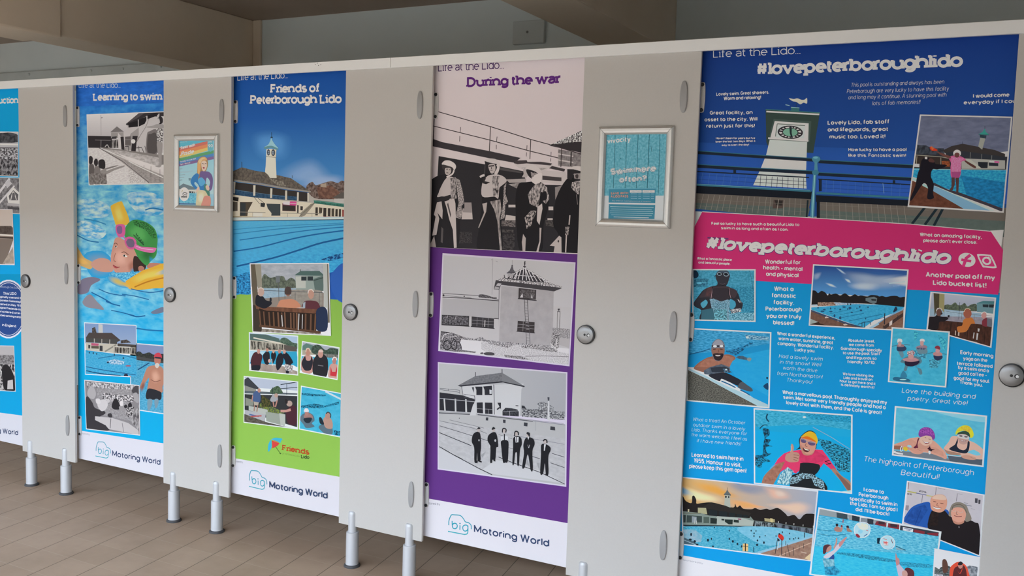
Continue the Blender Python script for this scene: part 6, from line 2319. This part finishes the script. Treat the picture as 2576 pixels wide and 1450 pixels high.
N2 = r'''
= notice_sheet 1490 310 2.981 .3 teal painted planks over a white foot
p b4b8bc 60 60 600 60 600 760 60 760
p 3f8294 90 60 570 60 560 544 85 544
n 3a7c90 4a8c9c 40 .25 2 90 60 570 60 560 544 85 544
n 44889a 6ca4b0 16 1 -2 90 60 570 60 560 544 85 544
l 1f5464 4 172 80 158 488
l 1f5464 4 258 80 246 488
l 1f5464 4 344 80 330 490
l 1f5464 5 428 80 412 490
l 1f5464 4 508 80 494 540
l 2a6070 5 205 258 216 268
l 2a6070 4 440 170 446 215
p 3c7c94 125 490 476 487 472 600 122 596
p 3c7c94 124 608 472 614 466 720 120 716
p 5c98ac 125 490 476 487 476 492 125 496
p c4c8cc 282 503 370 503 370 522 282 522
p c4c8cc 376 503 468 503 468 522 376 522
= lettering 1490 310 2.981 .6
t d4e0e4 B 112 154 288 136 38 vivacity
t 2c6c84 X 133 392 484 366 52 Swim here
t 2c6c84 X 198 452 414 440 47 often?
t dce4ea X 131 389 483 363 50 Swim here
t dce4ea X 197 447 413 435 45 often?
t 2f7088 Y 133.6 386 480.4 360 45.8 Swim here
t 2f7088 Y 199.6 444 410.4 432 41 often?
t e4e8ee D 136 384 478 358 42 Swim here
t e4e8ee D 202 442 408 430 38 often?
t b88874 B 138 537 270 533 18 SAVE WITH
t b88874 B 138 559 270 558 18 A LIDO PASS
t 5a8094 R 290 516 362 516 8 Lido Pass
t 5a8094 R 384 516 450 516 8 Adult 20
l 8ab0c0 3 288 530 336 531
l 8ab0c0 3 345 531 366 531
l 8ab0c0 3 288 548 336 549
l 8ab0c0 3 345 549 366 549
l 8ab0c0 3 288 564 336 566
l 8ab0c0 3 345 565 366 566
l 8ab0c0 3 380 530 430 531
l 8ab0c0 3 440 531 464 531
l 8ab0c0 3 380 548 430 549
l 8ab0c0 3 440 549 464 549
l 8ab0c0 3 380 565 430 566
l 8ab0c0 3 440 566 464 567
t c8d8e0 R 150 585 440 592 8 Buy online at vivacityleisure.co.uk or reception
l 9cbcc8 4 134 626 460 634
l 9cbcc8 3 142 643 446 651
l 9cbcc8 3 132 658 456 664
l 9cbcc8 3 132 673 456 679
l 9cbcc8 3 142 688 446 694
l b8d0d8 4 160 704 424 710
'''
# ------------------------------------------------------------------ the place
BACK = 1.79; CEIL = 2.627; SOFFIT = EYE+.85
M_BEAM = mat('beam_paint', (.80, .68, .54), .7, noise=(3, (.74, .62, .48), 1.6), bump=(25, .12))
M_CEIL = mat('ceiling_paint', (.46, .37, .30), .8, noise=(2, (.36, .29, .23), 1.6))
M_WALL = mat('wall_paint', (.76, .83, .83), .75, noise=(2.5, (.70, .77, .77), 1.6), bump=(30, .05))
M_TIMB = mat('painted_board', (.64, .69, .68), .7, noise=(6, (.55, .60, .59), 2), bump=(20, .1))
M_OUT = mat('paving', (.34, .275, .215), .9, noise=(2, (.29, .235, .18), 2))

def floor_material():
    m = bpy.data.materials.new('floor_tiles'); m.use_nodes = True; n = m.node_tree; b = n.nodes['Principled BSDF']
    t = n.nodes.new('ShaderNodeTexCoord'); p = n.nodes.new('ShaderNodeSeparateXYZ'); n.links.new(t.outputs['Object'], p.inputs[0])
    def math_(op, a, c, d=None):
        x = n.nodes.new('ShaderNodeMath'); x.operation = op
        for i, v in enumerate((a, c, d)):
            if v is None: continue
            if isinstance(v, (int, float)): x.inputs[i].default_value = v
            else: n.links.new(v, x.inputs[i])
        return x.outputs[0]
    u = math_('MULTIPLY_ADD', p.outputs['Y'], .16, p.outputs['X'])
    u = math_('DIVIDE', math_('ADD', u, 2.588+.1675*60), .1675)
    v = math_('DIVIDE', math_('ADD', p.outputs['Y'], -.297+.163*60), .163)
    def joint(c, wd):
        f = math_('FRACT', c, 0); d = math_('ABSOLUTE', math_('SUBTRACT', f, .5), 0)
        return math_('GREATER_THAN', d, .5-wd/2)
    ju, jv = joint(u, .020), joint(v, .014)
    cell = n.nodes.new('ShaderNodeCombineXYZ'); n.links.new(math_('FLOOR', u, 0), cell.inputs[0]); n.links.new(math_('FLOOR', v, 0), cell.inputs[1])
    wn = n.nodes.new('ShaderNodeTexWhiteNoise'); wn.noise_dimensions = '2D'; n.links.new(cell.outputs[0], wn.inputs['Vector'])
    no = n.nodes.new('ShaderNodeTexNoise'); no.inputs['Scale'].default_value = 3.5; no.inputs['Detail'].default_value = 8; no.inputs['Roughness'].default_value = .65; n.links.new(t.outputs['Object'], no.inputs['Vector'])
    def mix(f, a, c):
        x = n.nodes.new('ShaderNodeMix'); x.data_type = 'RGBA'
        if isinstance(f, (int, float)): x.inputs[0].default_value = f
        else: n.links.new(f, x.inputs[0])
        for i, q in ((6, a), (7, c)):
            if isinstance(q, tuple): x.inputs[i].default_value = (*q, 1)
            else: n.links.new(q, x.inputs[i])
        return x.outputs[2]
    c = mix(wn.outputs['Value'], FLOOR_A, FLOOR_B)
    c = mix(math_('MULTIPLY', math_('SUBTRACT', no.outputs[0], .38), 2.6), c, FLOOR_C)
    c = mix(math_('MULTIPLY', jv, .35), c, (.62, .52, .42))
    c = mix(math_('MULTIPLY', ju, .75), c, (.06, .045, .035))
    n.links.new(c, b.inputs['Base Color']); b.inputs['Roughness'].default_value = .6; b.inputs['Specular IOR Level'].default_value = .3
    bp = n.nodes.new('ShaderNodeBump'); bp.inputs['Strength'].default_value = .25; bp.inputs['Distance'].default_value = .003
    n.links.new(math_('SUBTRACT', 1, math_('MAXIMUM', ju, jv)), bp.inputs['Height']); n.links.new(bp.outputs[0], b.inputs['Normal'])
    return m
FLOOR_A, FLOOR_B, FLOOR_C = (.44, .315, .225), (.49, .355, .26), (.38, .27, .19)
XL, XR, FRONT = -9.5, 2.6, -3.5
bm = nbm(); box(bm, XL, XR, FRONT, BACK, -.06, 0); struct(obj('floor', bm, floor_material()))
bm = nbm(); box(bm, XL-20, XR+20, FRONT-40, FRONT, -.16, -.02); struct(obj('ground', bm, M_OUT))
bm = nbm(); box(bm, XL-20, XR+20, FRONT-6.4, FRONT-6.1, -.16, 3.3); struct(obj('low_sky_blocker', bm, mat('blocker_brown', (.22, .18, .14), .9, noise=(3, (.18, .145, .11), 2))))  # unseen block added outdoors to hide the low sky from the upper fronts
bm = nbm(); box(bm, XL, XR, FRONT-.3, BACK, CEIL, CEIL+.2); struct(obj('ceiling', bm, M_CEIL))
bm = nbm(); box(bm, XL, XR, BACK, BACK+.2, -.06, CEIL+.2); struct(obj('wall_back', bm, M_WALL))
bm = nbm(); box(bm, XR, XR+.2, FRONT-.3, BACK+.2, -.06, CEIL+.2); struct(obj('wall_right', bm, M_WALL))
bm = nbm(); box(bm, XL-.2, XL, FRONT-.3, BACK+.2, -.06, CEIL+.2); struct(obj('wall_left', bm, M_WALL))
bm = nbm(); box(bm, BLOCK_RIGHT, XR+.2, FRONT-.1, FRONT+.2, -.06, CEIL); struct(obj('front_light_blocker', bm, M_WALL))  # unseen block added to dim daylight at the right end of the row
bm = nbm(); box(bm, XL-.2, BLOCK_LEFT, FRONT-.1, FRONT+.2, -.06, CEIL); struct(obj('front_light_blocker', bm, M_WALL))  # unseen block added to hold back daylight at the left end
# beams run from the open front to the back wall
bm = nbm(); box(bm, -4.685, -4.39, .36, BACK, SOFFIT, CEIL, .006); box(bm, -4.69, -4.375, FRONT+.2, .36, SOFFIT-.012, CEIL, .012, 3)
struct(obj('trim_1', bm, M_BEAM))
bm = nbm(); box(bm, -1.815, -1.52, FRONT+.2, BACK, SOFFIT, CEIL, .006); struct(obj('trim_2', bm, M_BEAM))
bm = nbm(); box(bm, -7.6, -7.3, FRONT+.2, BACK, SOFFIT, CEIL, .006); struct(obj('trim_3', bm, M_BEAM))
# unseen downstand over the open front, set low to cut daylight higher up
bm = nbm(); box(bm, XL, XR, FRONT, FRONT+.2, 2.08, CEIL, .01); struct(obj('trim_4', bm, M_BEAM))
# pale fillets where the beams meet the back wall, and a board along the left bay
bm = nbm(); box(bm, -4.39, -4.325, BACK-.02, BACK, SOFFIT-.3, CEIL, .005); struct(obj('trim_5', bm, M_BEAM))
lz = EYE+.2085*(BACK+DIST)
bm = nbm(); box(bm, -7.3, -4.68, BACK-.035, BACK, lz-.16, lz, .006)
for px, py in ((230, 178), (310, 173), (405, 168), (74, 187)):
    c = at(px, py, BACK-.035); lathe(bm, c.x, c.z, [(.009, BACK-.03), (.009, BACK-.043), (.004, BACK-.047)], 10, 'y')
struct(obj('trim_6', bm, M_TIMB))
# blank cover plate on the back wall
a, b_ = at(1290, 54, BACK-.03), at(1367, 107, BACK-.03)
pl = empty('cover_plate', ((a.x+b_.x)/2, BACK-.03, b_.z), 'blank pale cover plate screwed high on the back wall beside a ceiling beam', 'cover plate')
bm = nbm(); box(bm, a.x, b_.x, BACK-.028, BACK, b_.z, a.z, .004); obj('plate', bm, M_TIMB, pl)
M_SCREW = mat('black_screw', (.012, .012, .014), .5)
bm = nbm(); lathe(bm, (a.x+b_.x)/2-.005, (a.z+b_.z)/2, [(.007, BACK-.026), (.007, BACK-.031), (.003, BACK-.033)], 12, 'y'); obj('screw', bm, mat('screw_grey', (.2, .2, .2), .5, .5), pl)

# ------------------------------------------------------------------ cubicle fronts
M_PANEL = mat('beige_laminate', (.60, .575, .54), .5, spec=.3, noise=(220, (.575, .55, .515), 1.5))
M_EDGE = mat('laminate_core', (.5, .48, .45), .6)
M_RAIL = mat('white_rail', (.90, .90, .88), .4, spec=.4)
M_CAP = mat('grey_plastic', (.37, .365, .36), .45, spec=.4)
M_PLATE = mat('pale_plastic', (.66, .64, .62), .4)
M_FOOT = mat('satin_aluminium', (.66, .67, .69), .5, .35, noise=(60, (.66, .67, .69), 1.5))
M_RUBBER = mat('foot_rubber', (.07, .07, .075), .6)
M_LOCK = mat('lock_metal', (.33, .33, .33), .38, .7)
M_BLACK = mat('lock_black', (.008, .008, .009), .35)
M_DOT = mat('lock_white', (.85, .85, .85), .4)
M_FRAME = mat('brushed_aluminium', (.74, .735, .72), .33, .7, noise=(90, (.68, .675, .66), 1.5))
PIL = [(-4.213, -3.819), (-3.228, -2.834), (-2.244, -1.849), (-1.250, -.850), (.026, .42)]
Z0, Z1 = .1645, 1.962
DY = .031                                   # front face of the doors
CAPS = [(1726, 243), (1694, 823), (1670, 1381)]
cap_z = [1.8065, 1.0695, .3405]; cap_dx = at(*CAPS[1]).x-PIL[3][1]
lock_z = at(1475, 842).z; lock_dx = at(1475, 842).x-PIL[3][0]
PIL_LABEL = ['grey panel between the cut-off cyan door and the learning to swim door',
             'grey panel carrying the framed rainbow poster',
             'bare grey panel between the friends door and the wartime door',
             'grey panel carrying the framed teal wood-plank poster',
             'grey panel at the right edge beyond the wide hashtag door']
FEET = [[(77, 1221), (164, 1245)], [(435, 1312), (543, 1343)], [(883, 1431), (1026, 1467)], [(1462, 1560), (1640, 1612)], None]
def oval(cx, cz, hw, hh, n=28, e=2.6):
    return [(cx+hw*math.copysign(abs(math.cos(t))**(2/e), math.cos(t)), cz+hh*math.copysign(abs(math.sin(t))**(2/2.1), math.sin(t))) for t in [2*math.pi*i/n for i in range(n)]]
for i, (x0, x1) in enumerate(PIL):
    r = empty('cubicle_pilaster', ((x0+x1)/2, .006, 0), PIL_LABEL[i], 'panel', 'fixed grey panels between the cubicle doors')
    bm = nbm(); box(bm, x0, x1, 0, .012, Z0, Z1, .0016); obj('board', bm, M_PANEL, r)
    if i < 4:
        for z in cap_z:
            bm = nbm(); prism_y(bm, oval(x1+cap_dx, z, .0125, .0505), .001, -.0055, .003, .002); obj('hinge_cap', bm, M_CAP, r, smooth=True)
    lx = x0+lock_dx
    bm = nbm(); lathe(bm, lx, lock_z, [(.0328, .001), (.0328, -.0075), (.0315, -.008)], 40, 'y'); k = obj('lock', bm, M_BLACK, r, 'round black lock body', True)
    bm = nbm(); lathe(bm, lx-.0012, lock_z, [(.0298, -.007), (.0298, -.0088), (.0285, -.0098), (.012, -.0110), (.004, -.0113)], 40, 'y'); obj('lock_face', bm, M_LOCK, k, 'brushed metal lock face', True)
    bm = nbm(); lathe(bm, lx+.0115, lock_z-.001, [(.0062, -.0095), (.0062, -.0112)], 18, 'y'); obj('indicator_ring', bm, M_BLACK, k)
    bm = nbm(); lathe(bm, lx+.0130, lock_z-.0012, [(.0042, -.0105), (.0042, -.0122), (.002, -.0128)], 16, 'y'); obj('indicator_dot', bm, M_DOT, k, 'small white indicator dot')
    bm = nbm(); lathe(bm, lx-.0015, lock_z, [(.0040, -.0108), (.0040, -.0120)], 14, 'y'); obj('key_slot', bm, M_BLACK, k)
    fx = [at(*p).x for p in FEET[i]] if FEET[i] else [x0+.07, x1-.07]
    for x in fx:
        y = .006
        f = bpy.data.objects.new('foot', None); link(f, r); f.location = (x-r.location.x, 0, 0)
        bm = nbm(); lathe(bm, x, y, [(.0175, .12), (.0175, .214), (.0165, .220), (.013, .2245), (.006, .2255)], 32)
        # clasp is sawn flat behind, where it grips the board
        obj('clasp', bm, M_FOOT, f, smooth=True)
        bm = nbm(); lathe(bm, x, y, [(.0262, .008), (.0252, .016), (.0252, .134), (.0245, .1395), (.0225, .1410)], 36); obj('tube', bm, M_FOOT, f, smooth=True)
        bm = nbm(); lathe(bm, x, y, [(.0325, 0), (.033, .003), (.031, .008), (.0268, .0105)], 36); obj('rubber_base', bm, M_RUBBER, f, 'dark rubber ring on the tiles', True)
# head rail in two lengths
zt, zb = at(982, 145, -.013).z, at(1089, 164.5, -.013).z
xj = at(982, 150, -.013).x
for x0, x1, lab in ((-5.4, xj-.0006, 'long pale head rail over the left-hand cubicles, ending at the butt joint'), (xj+.0006, 1.3, 'long pale head rail over the right-hand cubicles, past the butt joint')):
    r = empty('head_rail', ((x0+x1)/2, 0, zb), lab, 'rail', 'head rails along the cubicle tops')
    bm = nbm(); box(bm, x0, x1, -.013, -.0002, zb, zt, .0012); box(bm, x0, x1, -.012, .050, zt-.004, zt-.0005); obj('channel', bm, M_RAIL, r)
    if x0 < -5:
        bm = nbm()
        for px, py in ((793, 162), (799, 159), (801, 165), (807, 163)):
            c = at(px, py, -.013); lathe(bm, c.x, c.z, [(.0016, -.0125), (.0016, -.0134)], 8, 'y')
        obj('screw', bm, M_SCREW, r, 'cluster of small dark screw holes')

DOORS = [(-4.803, -4.213, D0, 'cyan poster door cut off at the left edge, with a round blue plaque', 'cubicle_door_leaf'),
         (-3.819, -3.228, D1, 'poster door of a girl in a green swimming cap, headed Learning to swim', 'cubicle_door_leaf'),
         (-2.834, -2.244, D2, 'poster door with a white clock tower above lime green, headed Friends of Peterborough Lido', 'cubicle_door_leaf'),
         (-1.849, -1.250, D3, 'purple poster door with wartime black and white photos, headed During the war', 'cubicle_door_leaf'),
         (-.850, .026, D4, 'widest poster door, dark blue over cyan with a pink hashtag band', 'cubicle_door_leaf')]
dz0 = at(851.9, 1300.6, DY).z
for x0, x1, data, lab, nm in DOORS:
    r = empty(nm, ((x0+x1)/2, DY+.006, dz0), lab, 'door', 'poster-covered cubicle doors')
    xa, xb = x0-.016, x1+.016
    bm = nbm(); box(bm, xa, xb, DY, DY+.012, dz0, 1.972, .001); obj('leaf', bm, M_PANEL, r)
    DOOR_CLIP = [(xa, dz0+.0005), (xb, dz0+.0005), (xb, 1.971), (xa, 1.971)]
    if data: run_prints(data, DY, r)
    if x0 > -4.5:
        hx = x0-.0015
        for z in cap_z:
            bm = nbm(); prism_y(bm, oval(hx, z, .0110, .048, 28, 6), DY+.0005, DY-.006, .002, .0015); h = obj('hinge_plate', bm, M_PLATE, r, 'pale hinge plate at the door edge', True)
            for dz in (-.040, .040):
                bm = nbm(); lathe(bm, hx+.0012, z+dz, [(.006, DY-.0055), (.006, DY-.0085), (.0045, DY-.0105), (.002, DY-.011)], 16, 'y'); obj('screw', bm, M_SCREW, h, 'black domed screw', True)

# ------------------------------------------------------------------ framed notices
def snap_frame(corners, data, label):
    P = [at(x, y, -.008) for x, y in corners]
    x0 = (P[0].x+P[3].x)/2; x1 = (P[1].x+P[2].x)/2; zt_ = (P[0].z+P[1].z)/2; zb_ = (P[2].z+P[3].z)/2
    r = empty('poster_frame', ((x0+x1)/2, 0, zb_), label, 'frame', 'silver framed notices on the grey panels')
    prof = [(0, -.0002), (0, -.007), (.002, -.0105), (.007, -.0128), (.014, -.0128), (.020, -.0105), (.024, -.007), (.026, -.0045), (.026, -.0025)]
    bm = nbm(); rings = []
    for cx, cz, sx, sz in ((x0, zb_, 1, 1), (x1, zb_, -1, 1), (x1, zt_, -1, -1), (x0, zt_, 1, -1)):
        rings.append([bm.verts.new((cx+sx*d, y, cz+sz*d)) for d, y in prof])
    for i in range(4):
        p, q = rings[i], rings[(i+1) % 4]
        for j in range(len(prof)-1): bm.faces.new((p[j], q[j], q[j+1], p[j+1]))
        bm.faces.new((p[-1], q[-1], q[0], p[0]))
    o = obj('aluminium_frame', bm, M_FRAME, r)
    # dark grey mitre lines at the four corners
    for cx, cz, sx, sz in ((x0, zb_, 1, 1), (x1, zb_, -1, 1), (x1, zt_, -1, -1), (x0, zt_, 1, -1)):
        bm = nbm()
        for (d0, y0), (d1, y1) in zip(prof[1:-1], prof[2:]):
            g = .0005; v = [bm.verts.new(p) for p in ((cx+sx*(d0+g), y0-.0002, cz+sz*(d0-g)), (cx+sx*(d1+g), y1-.0002, cz+sz*(d1-g)), (cx+sx*(d1-g), y1-.0002, cz+sz*(d1+g)), (cx+sx*(d0-g), y0-.0002, cz+sz*(d0+g)))]
            bm.faces.new(v)
        obj('mitre', bm, mat('mitre_grey', (.25, .25, .25), .5), o)
    global DOOR_CLIP
    DOOR_CLIP = [(x0+.02, zb_+.02), (x1-.02, zb_+.02), (x1-.02, zt_-.02), (x0+.02, zt_-.02)]
    if data: run_prints(data, -.0008, r)
snap_frame(((436.5, 339), (548.5, 338), (548, 534.5), (438, 531)), N1, 'silver framed rainbow notice with a woman in ginger hair')
snap_frame(((1507, 319), (1697, 317), (1684, 574), (1497.5, 571)), N2, 'silver framed teal notice reading Swim here often?')
